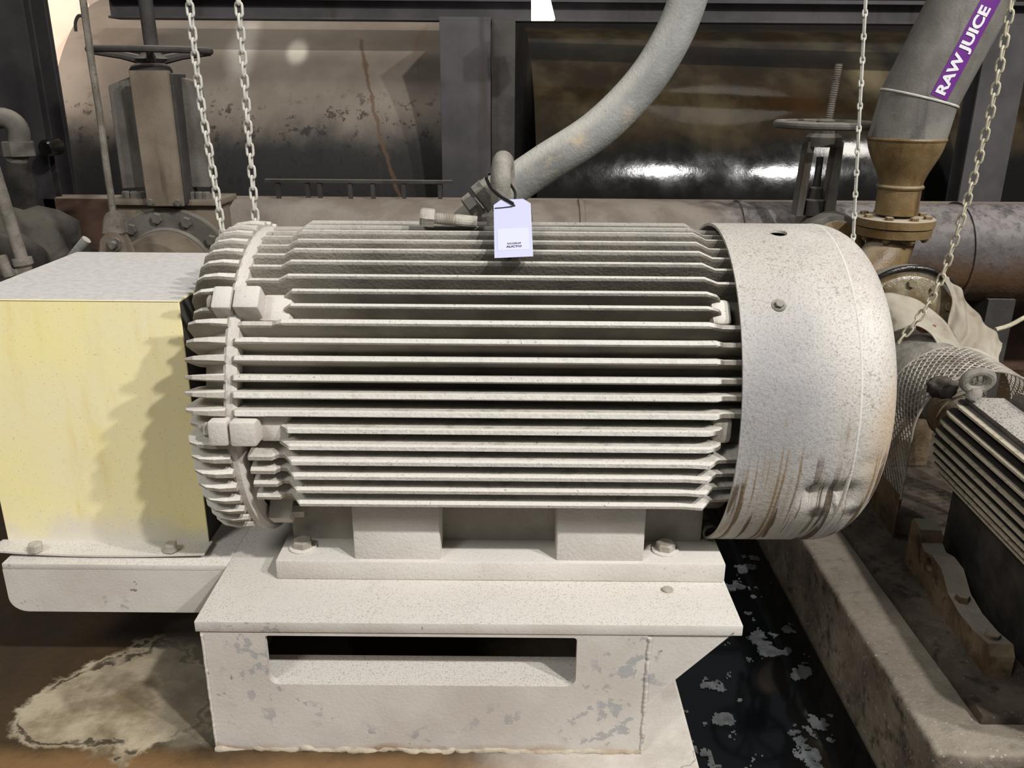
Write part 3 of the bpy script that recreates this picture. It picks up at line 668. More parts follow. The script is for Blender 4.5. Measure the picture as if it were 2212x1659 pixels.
# columns
def column(label, px0, px1, pyref, Y, zt, web=None, depth=.12, mat='beam', cap=False):
    x0, x1 = at(px0, pyref, Y).x, at(px1, pyref, Y).x
    cl = thing('steel_column', label, 'column', ((x0 + x1) / 2, Y, 0))
    b = B(); box(b, (x0, Y, 0), (x1, Y + .014, zt), .002); obj('flange', b, mat, cl)
    xm = (x0 + x1) / 2
    b = B(); box(b, (xm - .006, Y + .014, 0), (xm + .006, Y + depth, zt)); obj('web', b, mat, cl)
    b = B(); box(b, (x0, Y + depth, 0), (x1, Y + depth + .014, zt)); obj('flange', b, mat, cl)
    if cap:
        b = B(); box(b, (x0, Y, zt), (x1, 4.23, zt + .013)); obj('cap_plate', b, mat, cl)
    return cl
column('dark grey steel column standing between the beige and brown tanks', 952, 1060, 220, 3.84, zb0 - .024, None, .10, 'colgrey', True)
b = B(); xa = at(1062, 220, 3.93).x; xb_ = at(1112, 220, 3.93).x; box(b, (xa, 3.93, 0), (xb_, 3.97, zb0 - .012)); tag(obj('steel_post', b, 'darksteel'), 'narrow dark steel post right behind the column between the two tanks', 'post')
column('dark column with a purple tinge beside the cream vessel', 72, 113, 120, 3.72, 2.4, None, .02)
column('broad dark column at the far left edge behind the grey fittings', -60, 66, 120, 3.5, 2.4, None, .05)
column('dark steel column behind the slanting chain under the purple pipe label', 2088, 2182, 330, 3.84, zb0 - .024, None, .10, 'colgrey', True)
# low ledge behind the big pipe
b = B(); p = at(1100, 432, 3.55); box(b, (-1.9, 3.5, 0), (3.0, 3.62, p.z + .0), .004)
tag(obj('brick_ledge', b, 'brownledge'), 'low brown ledge wall under the tanks behind the thick pipe', 'wall')
lx = [at(q, 412, 3.52).x for q in (600, 664, 690, 756, 805, 872, 950)]
for i in range(0, 7):
    b = B(); z0 = p.z; z1 = at(1100, 398, 3.52).z; box(b, (lx[i] - .008, 3.52, z0 - .001), (lx[i] + .008, 3.54, z1)); 
    tag(obj('ledge_stub', b, 'darksteel'), 'short dark upright stub on the ledge under the beige tank', 'post', 'stubs on the ledge')
b = B(); box(b, (lx[0] - .05, 3.515, z1), (lx[6] + .05, 3.545, z1 + .012)); tag(obj('ledge_rail', b, 'darksteel'), 'thin dark rail resting on the stubs under the beige tank', 'rail')
# lamp in the background
lp = thing('hanging_lamp', 'bright white lamp shade hanging in front of the top beam', 'lamp', at(1172, 40, 3.5))
A0 = [at(1149, 41, 3.5), at(1199, 41, 3.5), at(1186, -14, 3.5), at(1149, -14, 3.5)]
b = B(); prism(b, A0, (0, .1, 0)); obj('shade', b, 'lampglow', lp)
b = B(); tube(b, [at(1168, -14, 3.55), at(1168, -140, 3.55)], .008, 8); obj('suspension_rod', b, 'darksteel', lp)

# ---------------------------------------------------------------- big pipe along the back
bp_ = thing('thick_pipe', 'thick scaly grey pipe running along the back behind the motor', 'pipe', (.6, 3.195, .39))
PZ, PY, PR = .565, 3.195, .18
b = B(); nseg = 60; xs = [-1.02 + 4.3 * i / 200 for i in range(201)]
a_, b_ = V((0, 1, 0)), V((0, 0, 1)); rs = []
for X in xs: rs.append([V((X, PY, PZ)) + (a_ * math.cos(q) + b_ * math.sin(q)) * (PR + .004 * noise.noise(V((X * 6, math.cos(q) * 2, math.sin(q) * 2))) + .003 * noise.noise(V((X * 30, math.cos(q) * 6, math.sin(q) * 6)))) for q in [2 * math.pi * j / nseg for j in range(nseg)]])
rings(b, rs); obj('pipe_shell', b, 'pipe', bp_, True, 80)
for px in (1262, 1625, 2130):
    X = at(px, 480, 3.0).x
    b = B(); lathe(b, (X, PY, PZ), (1, 0, 0), [(-.012, PR - .01), (-.008, PR + .007), (.008, PR + .007), (.012, PR - .01)], 60, closed=True); obj('weld_band', b, 'pipe', bp_, True)
for X in (-.6, .5, 1.8):
    b = B(); box(b, (X - .05, PY - .12, 0), (X + .05, PY + .12, PZ - PR + .03)); obj('support', b, 'darksteel', bp_)

# ---------------------------------------------------------------- small gate valve with handwheel (right)
gv = thing('gate_valve', 'small grey gate valve with handwheel and threaded stem above the thick pipe', 'valve', at(1785, 470, 2.93))
VY = 2.93
w0 = at(1783, 269, VY)
b = B(); RW = .153
tube(b, [w0 + V((RW * math.cos(q), RW * math.sin(q), 0)) for q in [2 * math.pi * i / 48 for i in range(48)]], .0125, 10, closed=True)
for k in range(5):
    q = 2 * math.pi * k / 5 + .3; tube(b, [w0, w0 + V((RW * math.cos(q), RW * math.sin(q), 0))], .009, 8)
lathe(b, w0 - V((0, 0, .018)), (0, 0, 1), [(0, .03), (.03, .028), (.036, .02)], 24)
obj('handwheel', b, 'valve', gv, True)
s0 = at(1783, 300, VY); s1 = at(1801, 137, VY)
s1.x = s0.x + .014; pr = []; L = (s1 - s0).length; n = 34
for i in range(n): pr += [(L * (i / n), .0125), (L * ((i + .5) / n), .0100)]
pr.append((L, .0125))
b = B(); lathe(b, s0, s1 - s0, pr, 14); obj('threaded_stem', b, 'rod', gv)
# yoke: two legs and cap, open in the middle
yt = at(1783, 292, VY); yb = at(1775, 445, VY)
hw = .058
def leg(sx):
    bm = B(); prism(bm, [V((w0.x + sx * hw * .62, VY - .03, yt.z - .02)), V((w0.x + sx * hw * 1.0, VY - .03, yt.z - .02)), V((w0.x + sx * hw * 1.12 - .006, VY - .03, yb.z - .03)), V((w0.x + sx * hw * .62 - .012, VY - .03, yb.z - .03))], (0, .06, 0)); return bm
obj('yoke_leg', leg(-1), 'valve', gv); obj('yoke_leg', leg(1), 'valve', gv)
b = B(); lathe(b, (w0.x, VY, yt.z - .035), (0, 0, 1), [(0, hw * 1.02), (.03, hw * 1.0), (.042, hw * .72), (.062, hw * .66)], 32); obj('yoke_cap', b, 'valve', gv, True)
b = B(); lathe(b, (w0.x - .004, VY, yb.z - .03), (0, 0, 1), [(0, .034), (.05, .034), (.055, .024), (.09, .022), (.095, .012), (.19, .011)], 20); obj('gland', b, 'darksteel', gv, True)
bc = at(1782, 520, VY)
b = B(); lathe(b, (bc.x, VY - .10, bc.z), (0, 1, 0), [(0, .085), (.005, .10), (.03, .105), (.2, .105)], 40); obj('valve_body', b, 'valve', gv, True)
b = B(); lathe(b, (bc.x, VY - .104, bc.z), (0, -1, 0), [(0, .085), (.003, .085), (.005, .08)], 40); obj('body_face', b, 'ochre', gv, True)

# ---------------------------------------------------------------- labelled pipe with reducer, flange, elbow
JY = 2.72
jp = thing('juice_pipe', 'grey pipe with purple lettered label narrowing to an ochre-stained flanged neck', 'pipe', at(1930, 500, JY))
jc = at(1960, 300, JY)          # axis of the vertical run
def jz(py): return at(1958, py, JY).z
ex0 = V((at(1955, 470, JY).x - .012, JY, 0)); jx = at(1940, 430, JY).x
sc = lambda dpx, py: dpx / 2 / F * ((at(1950, py, JY) - CAMP).dot(fw))
rl, ru = sc(88, 430), sc(158, 290)
b = B(); lathe(b, (jx, JY, 0), (0, 0, 1), [(jz(462), rl), (jz(405), rl)], 40); obj('neck', b, 'ochre', jp, True)
b = B(); lathe(b, (jx, JY, 0), (0, 0, 1), [(jz(406), rl + .005), (jz(402), rl + .007), (jz(398), rl + .002)], 40); obj('weld_band', b, 'ochre', jp, True)
jxu = at(1960, 290, JY).x
n = 18; rs = []
for i in range(n + 1):
    u = i / n; s = u * u * (3 - 2 * u); z = jz(400) + (jz(300) - jz(400)) * u; X = jx + (jxu - jx) * s; rr = rl + (ru - rl) * (s ** .85)
    rs.append([V((X + rr * math.cos(q), JY + rr * math.sin(q), z)) for q in [2 * math.pi * j / 44 for j in range(44)]])
b = B(); rings(b, rs); obj('reducer', b, 'ochre', jp, True)
b = B(); lathe(b, (jxu, JY, 0), (0, 0, 1), [(jz(304), ru + .001), (jz(300), ru + .004), (jz(296), ru + .001)], 44); obj('weld_band', b, 'ochre', jp, True)
# mitred bend then sloping pipe
pA = V((jxu, JY, jz(298))); pB = V((jxu + .018, JY, jz(212))); pT = at(2128, -60, JY - .02)
ds = (pT - pB).normalized()
nb = (V((.1, 0, 1)).normalized() + ds).normalized()
def planar_ring(ctr, axis, nrm, rr, seg=48):
    axis = axis.normalized(); a, bq = frame(axis, V((0, -1, 0))); out = []
    for j in range(seg):
        q = 2 * math.pi * j / seg; o_ = a * math.cos(q) * rr + bq * math.sin(q) * rr
        out.append(ctr + o_ - axis * (o_.dot(nrm) / axis.dot(nrm)))
    return out
a1 = (pB - pA).normalized()
b = B(); rings(b, [planar_ring(pA, a1, V((0, 0, 1)), ru), planar_ring(pB, a1, nb, ru)]); obj('bend_segment', b, 'juice', jp, True)
b = B(); rings(b, [planar_ring(pB, ds, nb, ru), planar_ring(pT, ds, ds, ru)]); sl = obj('sloping_pipe', b, 'juice', jp, True)
b = B(); tube(b, planar_ring(pB, ds, nb, ru + .001), .0035, 6, closed=True); obj('weld_band', b, 'chain', jp, True)
# purple label wrapped on the pipe
a, bq = frame(ds, V((0, -1, 0)))
def wrap(u, v, h):      # u along the pipe from pB, v round the pipe
    front = -V((0, 1, 0)); front = (front - ds * front.dot(ds)).normalized(); side = ds.cross(front).normalized()
    if side.x < 0: side = -side
    ang = v / ru
    return pB + ds * u + (front * math.cos(ang) + side * math.sin(ang)) * (ru + h)
Lp = (pT - pB).length; v0, wv = .006, .054
b = B(); gr = []
for i in range(31):
    gr.append([b.verts.new(wrap(.012 + (Lp - .012) * i / 30, v0 + wv * (j / 10 - .5), .0012)) for j in range(11)])
for i in range(30):
    for j in range(10): b.faces.new((gr[i][j], gr[i + 1][j], gr[i + 1][j + 1], gr[i][j + 1]))
ex = bmesh.ops.extrude_face_region(b, geom=b.faces[:])
for v in ex['geom']:
    if isinstance(v, bmesh.types.BMVert): 
        ax_ = pB + ds * (v.co - pB).dot(ds); v.co += (v.co - ax_).normalized() * -.001
lab = obj('purple_label', b, 'purple', jp, True, 60)
bm = text_mesh('RAW JUICE', .055, .0022)
bmesh.ops.subdivide_edges(bm, edges=bm.edges[:], cuts=1); bmesh.ops.triangulate(bm, faces=bm.faces[:])
xs_ = [v.co.x for v in bm.verts]; ys_ = [v.co.y for v in bm.verts]
x0_, x1_, y0_, y1_ = min(xs_), max(xs_), min(ys_), max(ys_)
for v in bm.verts:
    u = .022 + (v.co.x - x0_) / (x1_ - x0_) * .245; vv = v0 - ((v.co.y - y0_) / (y1_ - y0_) - .5) * .040
    v.co = wrap(u, vv, .0030)
obj('lettering', bm, 'white', lab)
# flange pair
fz = jz(478)
b = B(); lathe(b, (jx, JY, fz), (0, 0, 1), [(-.012, .118), (.012, .118), (.014, .114), (.014, .05)], 48); obj('flange', b, 'ochre', jp, True)
b = B(); lathe(b, (jx, JY, fz - .03), (0, 0, 1), [(-.012, .112), (.014, .114)], 48); obj('flange', b, 'ochre', jp, True)
for k in range(8):
    q = 2 * math.pi * k / 8 + .2; p = V((jx + .094 * math.cos(q), JY + .094 * math.sin(q), fz + .012))
    b = B(); hexhead(b, p, (0, 0, 1), .013, .012); obj('bolt', b, 'ochre', jp)
    b = B(); lathe(b, p - V((0, 0, .07)), (0, 0, 1), [(0, .008), (.07, .008)], 8); hexhead(b, p - V((0, 0, .054)), (0, 0, -1), .013, .012); obj('stud', b, 'ochre', jp)
elb = smoothpath([V((jx, JY, fz - .03)), V((jx - .005, JY, fz - .08)), at(1905, 560, JY - .03), at(1865, 600, JY - .05), at(1830, 620, JY - .06)], 24)
b = B(); tube(b, elb, rl * 1.12, 32); obj('elbow', b, 'ochre', jp, True)

# ================================================================== pump beyond the fan cover
PYp = 2.52
pu = thing('pump', 'wet ochre pump casing with studs and black rim under the beige tarp', 'pump', (1.2, PYp, 0))
pcn = at(1945, 705, PYp)
b = B(); lathe(b, pcn, (0, -1, 0), [(-.16, .12), (-.10, .165), (0, .165), (.02, .16), (.025, .15), (.03, .05)], 56); obj('casing', b, 'ochre_wet', pu, True)
b = B(); tube(b, [pcn + V((.182 * math.cos(q) + .012, .0, .182 * math.sin(q))) for q in [2 * math.pi * i / 64 for i in range(64)]], .007, 8, closed=True); obj('black_rim', b, 'black', pu, True)
b = B(); lathe(b, pcn + V((.015, 0, 0)), (0, 1, 0), [(.005, .15), (.005, .182), (.05, .182), (.05, .15)], 56, closed=True); obj('rim_band', b, 'valve', pu, True)
for k in range(12):
    q = 2 * math.pi * k / 12; b = B(); hexhead(b, pcn + V((.140 * math.cos(q), -.022, .140 * math.sin(q))), (0, -1, 0), .014, .014); obj('bolt', b, 'ochre_wet', pu)
b = B(); box(b, (pcn.x - .13, PYp - .06, .022), (pcn.x + .13, PYp + .1, pcn.z - .1), .01); obj('pedestal', b, 'rusty', pu, True)
b = B(); lathe(b, at(1975, 800, 2.40), (.05, -1, 0), [(-.1, .115), (.10, .115), (.13, .10), (.22, .09)], 40); obj('bearing_housing', b, 'castiron', pu, True)
p = at(2000, 707, 2.36); b = B(); box(b, p - V((.02, .02, .012)), p + V((.02, .02, .012)), .003); obj('red_block', b, 'redtape', pu)
# tarp draped over the pump
tb = thing('tarp', 'crumpled dirty beige tarp draped over the pump', 'tarp', at(2050, 750, 2.36))
def sheet(name, rows, parent, mat, nu=40, nv=24, wr=.008, fs=(9, 3), th=.003):
    cu = [smoothpath(r, nu) for r in rows]; bm = B(); g_ = []
    for i in range(nu + 1):
        colp = smoothpath([cu[k][i] for k in range(len(rows))], nv) if len(rows) > 2 else [cu[0][i].lerp(cu[1][i], j / nv) for j in range(nv + 1)]
        g_.append([bm.verts.new(p + V((0, -1, .5)) * wr * (noise.noise(V((i / nu * fs[0], j / nv * fs[1], 4.2 + len(rows)))) + .4 * math.sin(i / nu * fs[0] * 3 + j / nv * 2))) for j, p in enumerate(colp)])
    for i in range(nu):
        for j in range(nv): bm.faces.new((g_[i][j], g_[i + 1][j], g_[i + 1][j + 1], g_[i][j + 1]))
    o_ = obj(name, bm, mat, parent, True, 0)
    sm = o_.modifiers.new('thickness', 'SOLIDIFY'); sm.thickness = th
    return o_
# band over the bearing housing
sheet('draped_fold', [[at(1885, 640, 2.44), at(1930, 634, 2.42), at(1990, 655, 2.40), at(2035, 690, 2.38), at(2075, 745, 2.34)],
                      [at(1885, 690, 2.38), at(1935, 672, 2.36), at(1990, 692, 2.34), at(2040, 735, 2.32), at(2075, 780, 2.30)],
                      [at(1890, 735, 2.34), at(1945, 712, 2.32), at(1985, 705, 2.32), at(2020, 735, 2.30), at(2050, 790, 2.28)]], tb, 'tarp', wr=.006, fs=(6, 3))
# hanging skirt at the right
sheet('hanging_skirt', [[at(2032, 592, 2.50), at(2060, 612, 2.50), at(2095, 660, 2.50), at(2135, 705, 2.48), at(2168, 742, 2.45)],
                        [at(2055, 650, 2.46), at(2075, 690, 2.44), at(2100, 720, 2.43), at(2130, 745, 2.42), at(2160, 765, 2.40)],
                        [at(2045, 700, 2.44), at(2060, 730, 2.40), at(2085, 760, 2.38), at(2115, 785, 2.36), at(2155, 800, 2.34)]], tb, 'tarp', wr=.014, fs=(8, 2))
b = B(); tube(b, smoothpath([at(2150, 712, 2.6), at(2180, 703, 2.62), at(2205, 690, 2.64), at(2260, 660, 2.7)], 20), .007, 8); tag(obj('thin_cable', b, 'chain_warm'), 'thin pale cable running off from the tarp corner into the dark', 'cable')

# ================================================================== right plinth and second motor
pl = thing('concrete_plinth', 'long dirty concrete plinth under the small motor across the trench', 'plinth', (1.3, 2, -.6))
b = B(); box(b, (QX, 1.253, -.6), (2.2, 3.0, 0), .014, None, 3)
bmesh.ops.subdivide_edges(b, edges=[e for e in b.edges if e.calc_length() > .3], cuts=24, use_grid_fill=True)
for v in b.verts: v.co += V((noise.noise(v.co * 9), noise.noise(v.co * 9 + V((3, 0, 0))), noise.noise(v.co * 9 + V((0, 3, 0))))) * .004
obj('block', b, 'concrete', pl, True, 40)
b = B(); box(b, (.905, 1.335, -.004), (2.1, 2.75, .022), .003); obj('sole_plate', b, 'sole', pl, True)
m2 = thing('small_motor', 'smaller grimy finned motor with round lifting eye on the concrete plinth', 'motor', (1.17, 1.7, .02))
ax2 = V((.052, 1, 0)).normalized(); C2 = V((1.186, 1.985, .326)); R2 = .132; RC2 = .088
sd = V((ax2.y, -ax2.x, 0))      # right
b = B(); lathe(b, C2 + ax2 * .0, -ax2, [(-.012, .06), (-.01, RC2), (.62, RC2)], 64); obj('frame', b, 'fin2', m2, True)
b = B(); lathe(b, C2, -ax2, [(.62, RC2), (.62, R2 + .01), (.80, R2 + .01), (.83, R2 - .02), (.835, .03)], 48); obj('fan_cover', b, 'motor2', m2, True)
def fin2(zoff, side, full=True):
    """horizontal parallel rib on the flank"""
    bm = B(); xi = math.sqrt(max(RC2 ** 2 - zoff ** 2, 0)) * .9; xo = math.sqrt(max((R2 + .012) ** 2 - zoff ** 2, 0)); th = .0058
    o0 = C2 + V((0, 0, zoff))
    pr = [(0.012, xi), (.004, xo - .028), (.03, xo - .005), (.06, xo), (.60, xo), (.60, xi)]
    if side < 2:
        s = sd * (1 if side else -1)
        prism(bm, [o0 - ax2 * u + s * q - V((0, 0, th / 2)) for u, q in pr], (0, 0, th))
    return bm
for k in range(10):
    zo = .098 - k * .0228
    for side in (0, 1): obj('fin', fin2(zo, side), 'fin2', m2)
# vertical ribs on the crown
for k in range(5):
    xo = .022 + k * .024
    zi = math.sqrt(max(RC2 ** 2 - xo ** 2, .0004)) * .9; zo = math.sqrt(max((R2 + .014) ** 2 - xo ** 2, .0004))
    o0 = C2 + sd * (xo + .012)
    pr = [(.03, zi), (.03, zo - .022), (.055, zo - .006), (.09, zo), (.60, zo), (.60, zi)]
    b = B(); prism(b, [o0 - ax2 * u + V((0, 0, q)) - sd * .003 for u, q in pr], sd * .006); obj('fin', b, 'motor2', m2)
# flat crown pad with lifting eye
b = B(); mt = Matrix.Translation(C2) @ Matrix((sd, ax2, V((0, 0, 1)))).transposed().to_4x4()
box(b, (-.075, -.60, .06), (.022, -.015, .112), .006, mt); obj('crown_pad', b, 'motor2', m2, True)
ec = at(2112, 822, 1.93)
b = B(); tube(b, [ec + (rt * .6 + V((.5, -.1, 0))).normalized() * .031 * math.cos(q) + V((0, -.35, .92)).normalized() *   .028 * math.sin(q) for q in [2 * math.pi * i / 32 for i in range(32)]], .0105, 10, closed=True)
lathe(b, ec - V((0, -.005, .045)), (0, 0, 1), [(0, .018), (.015, .018), (.025, .012)], 16); obj('lifting_eye', b, 'castiron', m2, True)
# conduit stub / greasy lump at the end
pg = at(2035, 838, 2.0)
b = B(); bmesh.ops.create_icosphere(b, subdivisions=3, radius=.034, matrix=Matrix.Translation(pg))
for v in b.verts: v.co += (v.co - pg).normalized() * .014 * noise.noise(v.co * 55); v.co.z = pg.z + (v.co.z - pg.z) * .8
obj('greasy_lump', b, 'heap', m2, True, 0)
# cast feet (wavy upper edge with a hole)
def foot2(s):
    o0 = C2 + sd * (s * .188); base = .022
    out = [(.105, base), (.105, .14), (.115, .152), (.16, .145), (.175, .118), (.20, .108), (.24, .12), (.29, .118), (.34, .085), (.40, .075), (.47, .078), (.53, .09), (.545, .07), (.545, base)]
    bm = B(); prism(bm, [V((o0.x, o0.y, 0)) - ax2 * u + V((0, 0, z)) for u, z in out], sd * (-s * .05)); return bm
f1 = obj('foot', foot2(-1), 'rusty', m2)
cb = B(); q0 = C2 - sd * .22 - ax2 * .232; lathe(cb, V((q0.x, q0.y, .093)), sd, [(0, .016), (.09, .016)], 20); boolean(f1, [cb])
obj('foot', foot2(1), 'rusty', m2)
b = B(); mt2 = Matrix.Translation(V((C2.x, C2.y, 0))) @ Matrix((sd, ax2, V((0, 0, 1)))).transposed().to_4x4(); box(b, (-.10, -.56, .022), (.10, -.09, .28), .01, mt2); obj('foot_web', b, 'heap', m2, True)  # dark dirt material stands in for shade under the motor belly
for u in (.36, .50):
    b = B(); p = C2 - sd * .165 - ax2 * u; hexhead(b, V((p.x, p.y, .07)), (0, 0, 1), .016, .024); obj('bolt', b, 'rusty', m2)
# expanded-metal coupling guard
mg = thing('mesh_guard', 'rounded expanded-metal coupling guard between the small motor and the pump', 'guard', (1.2, 2.12, .02))
GR = .168; GC = C2 + ax2 * .02; GL = .20
b = B()
ARC = math.pi * GR; SIDE = .19; TOT = ARC + 2 * SIDE
def gp(u, s_):
    """arch with straight sides; s_ = arc length from the left foot"""
    if s_ < SIDE: off, h = -GR, s_ - SIDE
    elif s_ > SIDE + ARC: off, h = GR, SIDE + ARC - s_
    else: a_q = (s_ - SIDE) / GR; off, h = -GR * math.cos(a_q), GR * math.sin(a_q)
    return GC + ax2 * (GL * u) + sd * off + V((0, 0, h))
nu, nv = 18, 78
for i in range(nu):
    for j in range(nv):
        s0_, s1_ = TOT * j / nv, TOT * (j + 1) / nv
        if (i + j) % 2: s0_, s1_ = s1_, s0_
        tube(b, [gp(i / nu, s0_), gp((i + 1) / nu, s1_)], .0021, 4, cap=False)
o = obj('expanded_mesh', b, 'meshwire', mg); o['kind'] = 'stuff'
for u in (0, 1):
    b = B(); tube(b, [gp(u, TOT * i / 60) for i in range(61)], .0032, 6); obj('rim', b, 'meshwire', mg, True)
for s in (-1, 1):
    b = B(); box(b, (s * GR - .003, .02, -.326 + .022), (s * GR + .003, .02 + GL, -.18), 0, mt); obj('skirt', b, 'rusty', mg)
b = B(); lathe(b, C2, ax2, [(0, .03), (.05, .03), (.05, .07), (.11, .07), (.11, .075), (.17, .075), (.17, .03), (.30, .03)], 32); tag(obj('shaft_coupling', b, 'rusty', None, True), 'rusty shaft coupling inside the mesh guard', 'coupling')

# ================================================================== left background
KY = 2.75
kv = thing('knife_gate_valve', 'tall dusty gate valve with dark handwheel and bolted round flange', 'valve', at(360, 545, KY))
w1 = at(326, 112, KY + .05)
b = B(); RW = .172
tube(b, [w1 + V((RW * math.cos(q), RW * math.sin(q), .004)) for q in [2 * math.pi * i / 48 for i in range(48)]], .0105, 10, closed=True)
for k in range(4):
    q = math.pi / 2 * k + .35; tube(b, [w1 - V((0, 0, .03)), w1 + V((RW * .5 * math.cos(q), RW * .5 * math.sin(q), -.01)), w1 + V((RW * math.cos(q), RW * math.sin(q), .0))], [.016, .012, .009], 8)
lathe(b, w1 - V((0, 0, .055)), (0, 0, 1), [(0, .035), (.02, .03), (.035, .05), (.05, .03), (.07, .022)], 24)
obj('handwheel', b, 'darksteel', kv, True)
b = B(); tube(b, [w1 + V((0, .01, 0)), w1 + V((-.005, .01, .45))], .021, 16); obj('stem_tube', b, 'darksteel', kv, True)
def quad(pts, th, name, mat, parent, bev=0):
    bm = B(); prism(bm, pts, (0, th, 0))
    if bev: bmesh.ops.bevel(bm, geom=bm.edges[:], offset=bev, segments=2, affect='EDGES')
    return obj(name, bm, mat, parent)
y_ = KY - .10
quad([at(277, 152, y_), at(362, 152, y_), at(397, 446, y_), at(318, 446, y_)], .02, 'front_plate', 'valve_tan', kv, .002)
quad([at(362, 158, y_ + .01), at(374, 160, y_ + .01), at(404, 440, y_ + .01), at(394, 446, y_ + .01)], .10, 'plate_edge', 'darksteel', kv)
quad([at(233, 185, KY - .03), at(282, 165, KY - .03), at(318, 405, KY - .03), at(264, 408, KY - .03)], .05, 'yoke_panel', 'valve', kv, .002)
quad([at(362, 160, KY - .03), at(425, 178, KY - .03), at(452, 405, KY - .03), at(392, 405, KY - .03)], .05, 'yoke_panel', 'valve', kv, .002)
b = B(); lathe(b, at(326, 152, KY), (0, 0, 1), [(-.05, .06), (0, .062), (.012, .055), (.02, .04)], 24); obj('yoke_cap', b, 'darksteel', kv, True)
p = at(360, 418, KY); p2 = at(360, 434, KY)
b = B(); box(b, (at(256, 425, KY).x, KY - .07, p2.z - .005), (at(490, 425, KY).x, KY + .10, p.z - .01), .003); obj('bonnet_flange', b, 'valve_tan', kv, True)
b = B(); box(b, (at(262, 470, KY).x, KY - .05, p2.z - .14), (at(482, 470, KY).x, KY + .08, p2.z - .006), .004); obj('body', b, 'valve_tan', kv, True)
for px in (272, 290, 306, 412, 430, 446):
    q = at(px, 418, KY - .04); q.z = p.z - .011
    b = B(); hexhead(b, q, (0, 0, 1), .013, .022); obj('bolt', b, 'valve', kv)
fc = at(372, 590, KY - .07); FRr = .205
b = B(); lathe(b, fc, (0, -1, 0), [(-.06, .15), (-.06, FRr), (0, FRr), (.003, FRr - .004), (.003, .145), (.02, .14), (.022, .02)], 64); obj('flange', b, 'valve', kv, True)
for k in range(12):
    q = 2 * math.pi * k / 12 + .13; b = B(); hexhead(b, fc + V((.175 * math.cos(q), -.003, .175 * math.sin(q))), (0, -1, 0), .018, .014); obj('bolt', b, 'valve', kv)
b = B(); lathe(b, fc, (0, -1, 0), [(0, .138), (.10, .135), (.14, .12)], 48); obj('pipe_stub', b, 'valve_tan', kv, True)
b = B(); box(b, (fc.x - .06, KY - .05, 0), (fc.x + .06, KY + .05, fc.z - .15)); obj('pedestal', b, 'darksteel', kv)
for px, py in ((326, 437), (385, 438)):
    b = B(); hexhead(b, at(px, py, y_), (0, -1, 0), .011, .008); obj('bolt', b, 'valve', kv)

# rod with clevis
DY = 2.45
rd_ = thing('hanger_rod', 'thin dusty hanger rod with a pinned clevis beside the tall gate valve', 'rod', at(250, 555, DY))
P = [at(165, -100, DY), at(188, 60, DY), at(215, 250, DY), at(245, 462, DY)]
P = smoothpath(P, 60); P = [p + V((noise.noise(p * 20), 0, 0)) * .002 for p in P]
b = B(); tube(b, P, .0095, 10); obj('rod', b, 'rod', rd_, True)
b = B(); n = []
cl_ = [at(228, 470, DY), at(238, 455, DY), at(258, 455, DY), at(268, 470, DY), at(272, 505, DY), at(226, 505, DY)]
prism(b, [p - V((0, .02, 0)) for p in cl_], (0, .04, 0)); bmesh.ops.bevel(b, geom=b.edges[:], offset=.004, segments=2, affect='EDGES'); obj('clevis', b, 'rod', rd_)
cl2 = [at(222, 560, DY), at(226, 515, DY), at(240, 498, DY), at(262, 500, DY), at(278, 525, DY), at(290, 560, DY)]
b = B(); prism(b, [p - V((0, .035, 0)) for p in cl2], (0, .06, 0)); bmesh.ops.bevel(b, geom=b.edges[:], offset=.004, segments=2, affect='EDGES'); obj('lug_plate', b, 'valve_tan', rd_)
b = B(); lathe(b, at(248, 528, DY - .036), (0, -1, 0), [(0, .02), (.006, .02), (.006, .011), (.02, .010)], 20); obj('pin', b, 'connector', rd_, True)
hk = smoothpath([at(164, 68, DY), at(163, 48, DY), at(170, 34, DY), at(180, 38, DY), at(182, 55, DY)], 20)
b = B(); tube(b, hk, .0042, 8); obj('hook', b, 'darksteel', rd_, True)
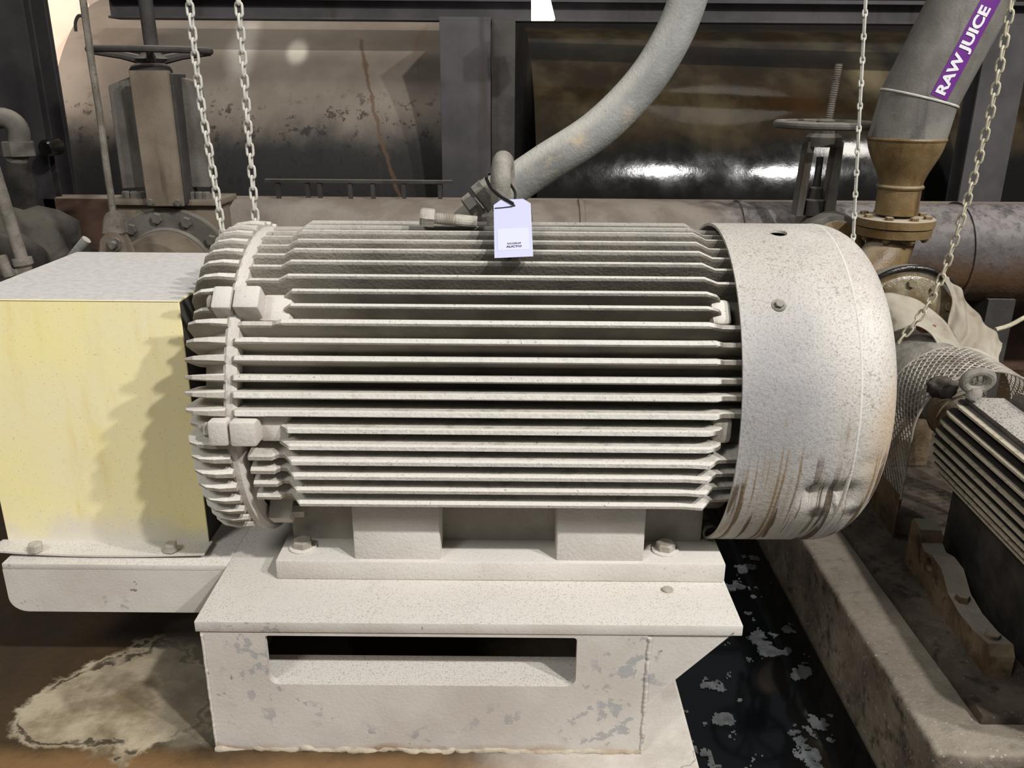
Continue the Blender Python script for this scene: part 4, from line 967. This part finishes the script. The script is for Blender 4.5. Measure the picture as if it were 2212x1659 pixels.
# pale slanted pipe at the left edge
LY = 2.3
lpp = thing('slanted_pipe', 'slim pale slanted pipe with collar and tee behind the yellow guard', 'pipe', at(50, 590, LY))
b = B(); tube(b, [at(-15, 360, LY), at(48, 562, LY)], .0165, 16); obj('tube', b, 'rod', lpp, True)
dq = (at(48, 562, LY) - at(-15, 360, LY)).normalized()
b = B(); lathe(b, at(46, 556, LY), dq, [(0, .018), (.002, .026), (.02, .026), (.026, .02)], 20); obj('collar', b, 'rod', lpp, True)
b = B(); tube(b, smoothpath([at(50, 572, LY), at(52, 582, LY), at(40, 588, LY), at(0, 584, LY), at(-40, 586, LY)], 20), .020, 14); obj('tee', b, 'rod', lpp, True)
b = B(); lathe(b, at(12, 578, LY - .03), (-.2, 0, 1), [(-.025, .014), (.03, .014), (.034, .010)], 12); obj('nipple', b, 'rod', lpp, True)
b = B(); tube(b, [at(52, 585, LY), at(62, 600, LY), at(80, 700, LY)], .02, 12); obj('lower_leg', b, 'rod', lpp, True)
b = B(); q_ = at(150, 560, 2.1); tube(b, [V((q_.x - .02, 2.1, 0)), q_ - V((.02, 0, .1)), q_, at(172, 535, 2.1), at(187, 517, 2.1)], [.011, .011, .011, .011, .0115], 14); tag(obj('lever_handle', b, 'hose', None, True), 'short rounded grey lever end sticking up behind the yellow guard', 'lever')
# caked dirt heap and grey fittings
def lump(name, ctr, rx, ry, rz, mat, label, cat, amp=.2, fr=5, sub=4):
    bm = B(); bmesh.ops.create_icosphere(bm, subdivisions=sub, radius=1)
    for v in bm.verts:
        n_ = v.co.normalized(); k_ = 1 + amp * noise.fractal(n_ * fr * .5 + V(ctr), .9, 2.1, 5); v.co = V(ctr) + V((n_.x * rx, n_.y * ry, n_.z * rz)) * k_
    return tag(obj(name, bm, mat, None, True, 0), label, cat)
hp = at(110, 500, 2.85); lump('dirt_heap', (hp.x - .20, 2.85, .30), .36, .22, .48, 'heap', 'tall dark caked dirt heap behind the yellow guard and slanted pipe', 'dirt heap', .25)
q = at(30, 300, 3.25)
ft = thing('pipe_fitting', 'cluster of grimy grey elbow and union fittings against the far left column', 'pipe fitting', q - V((0, 0, .2)))
b = B(); tube(b, smoothpath([at(-30, 262, 3.25), at(10, 255, 3.25), at(38, 275, 3.25), at(42, 310, 3.25), at(36, 350, 3.25)], 20), .036, 16); obj('elbow', b, 'valve', ft, True)
b = B(); lathe(b, at(40, 318, 3.25), (0, 0, 1), [(-.03, .04), (-.03, .055), (.02, .055), (.02, .04)], 8); obj('union_nut', b, 'valve', ft)
b = B(); lathe(b, at(36, 350, 3.25), (0, 0, -1), [(0, .036), (.05, .05), (.3, .05)], 16); obj('stub', b, 'heap', ft, True)
b = B(); lathe(b, at(100, 320, 3.4), (0, -1, 0), [(-.08, .032), (0, .032), (.015, .024)], 16); obj('pipe_cap', b, 'black', ft, True)
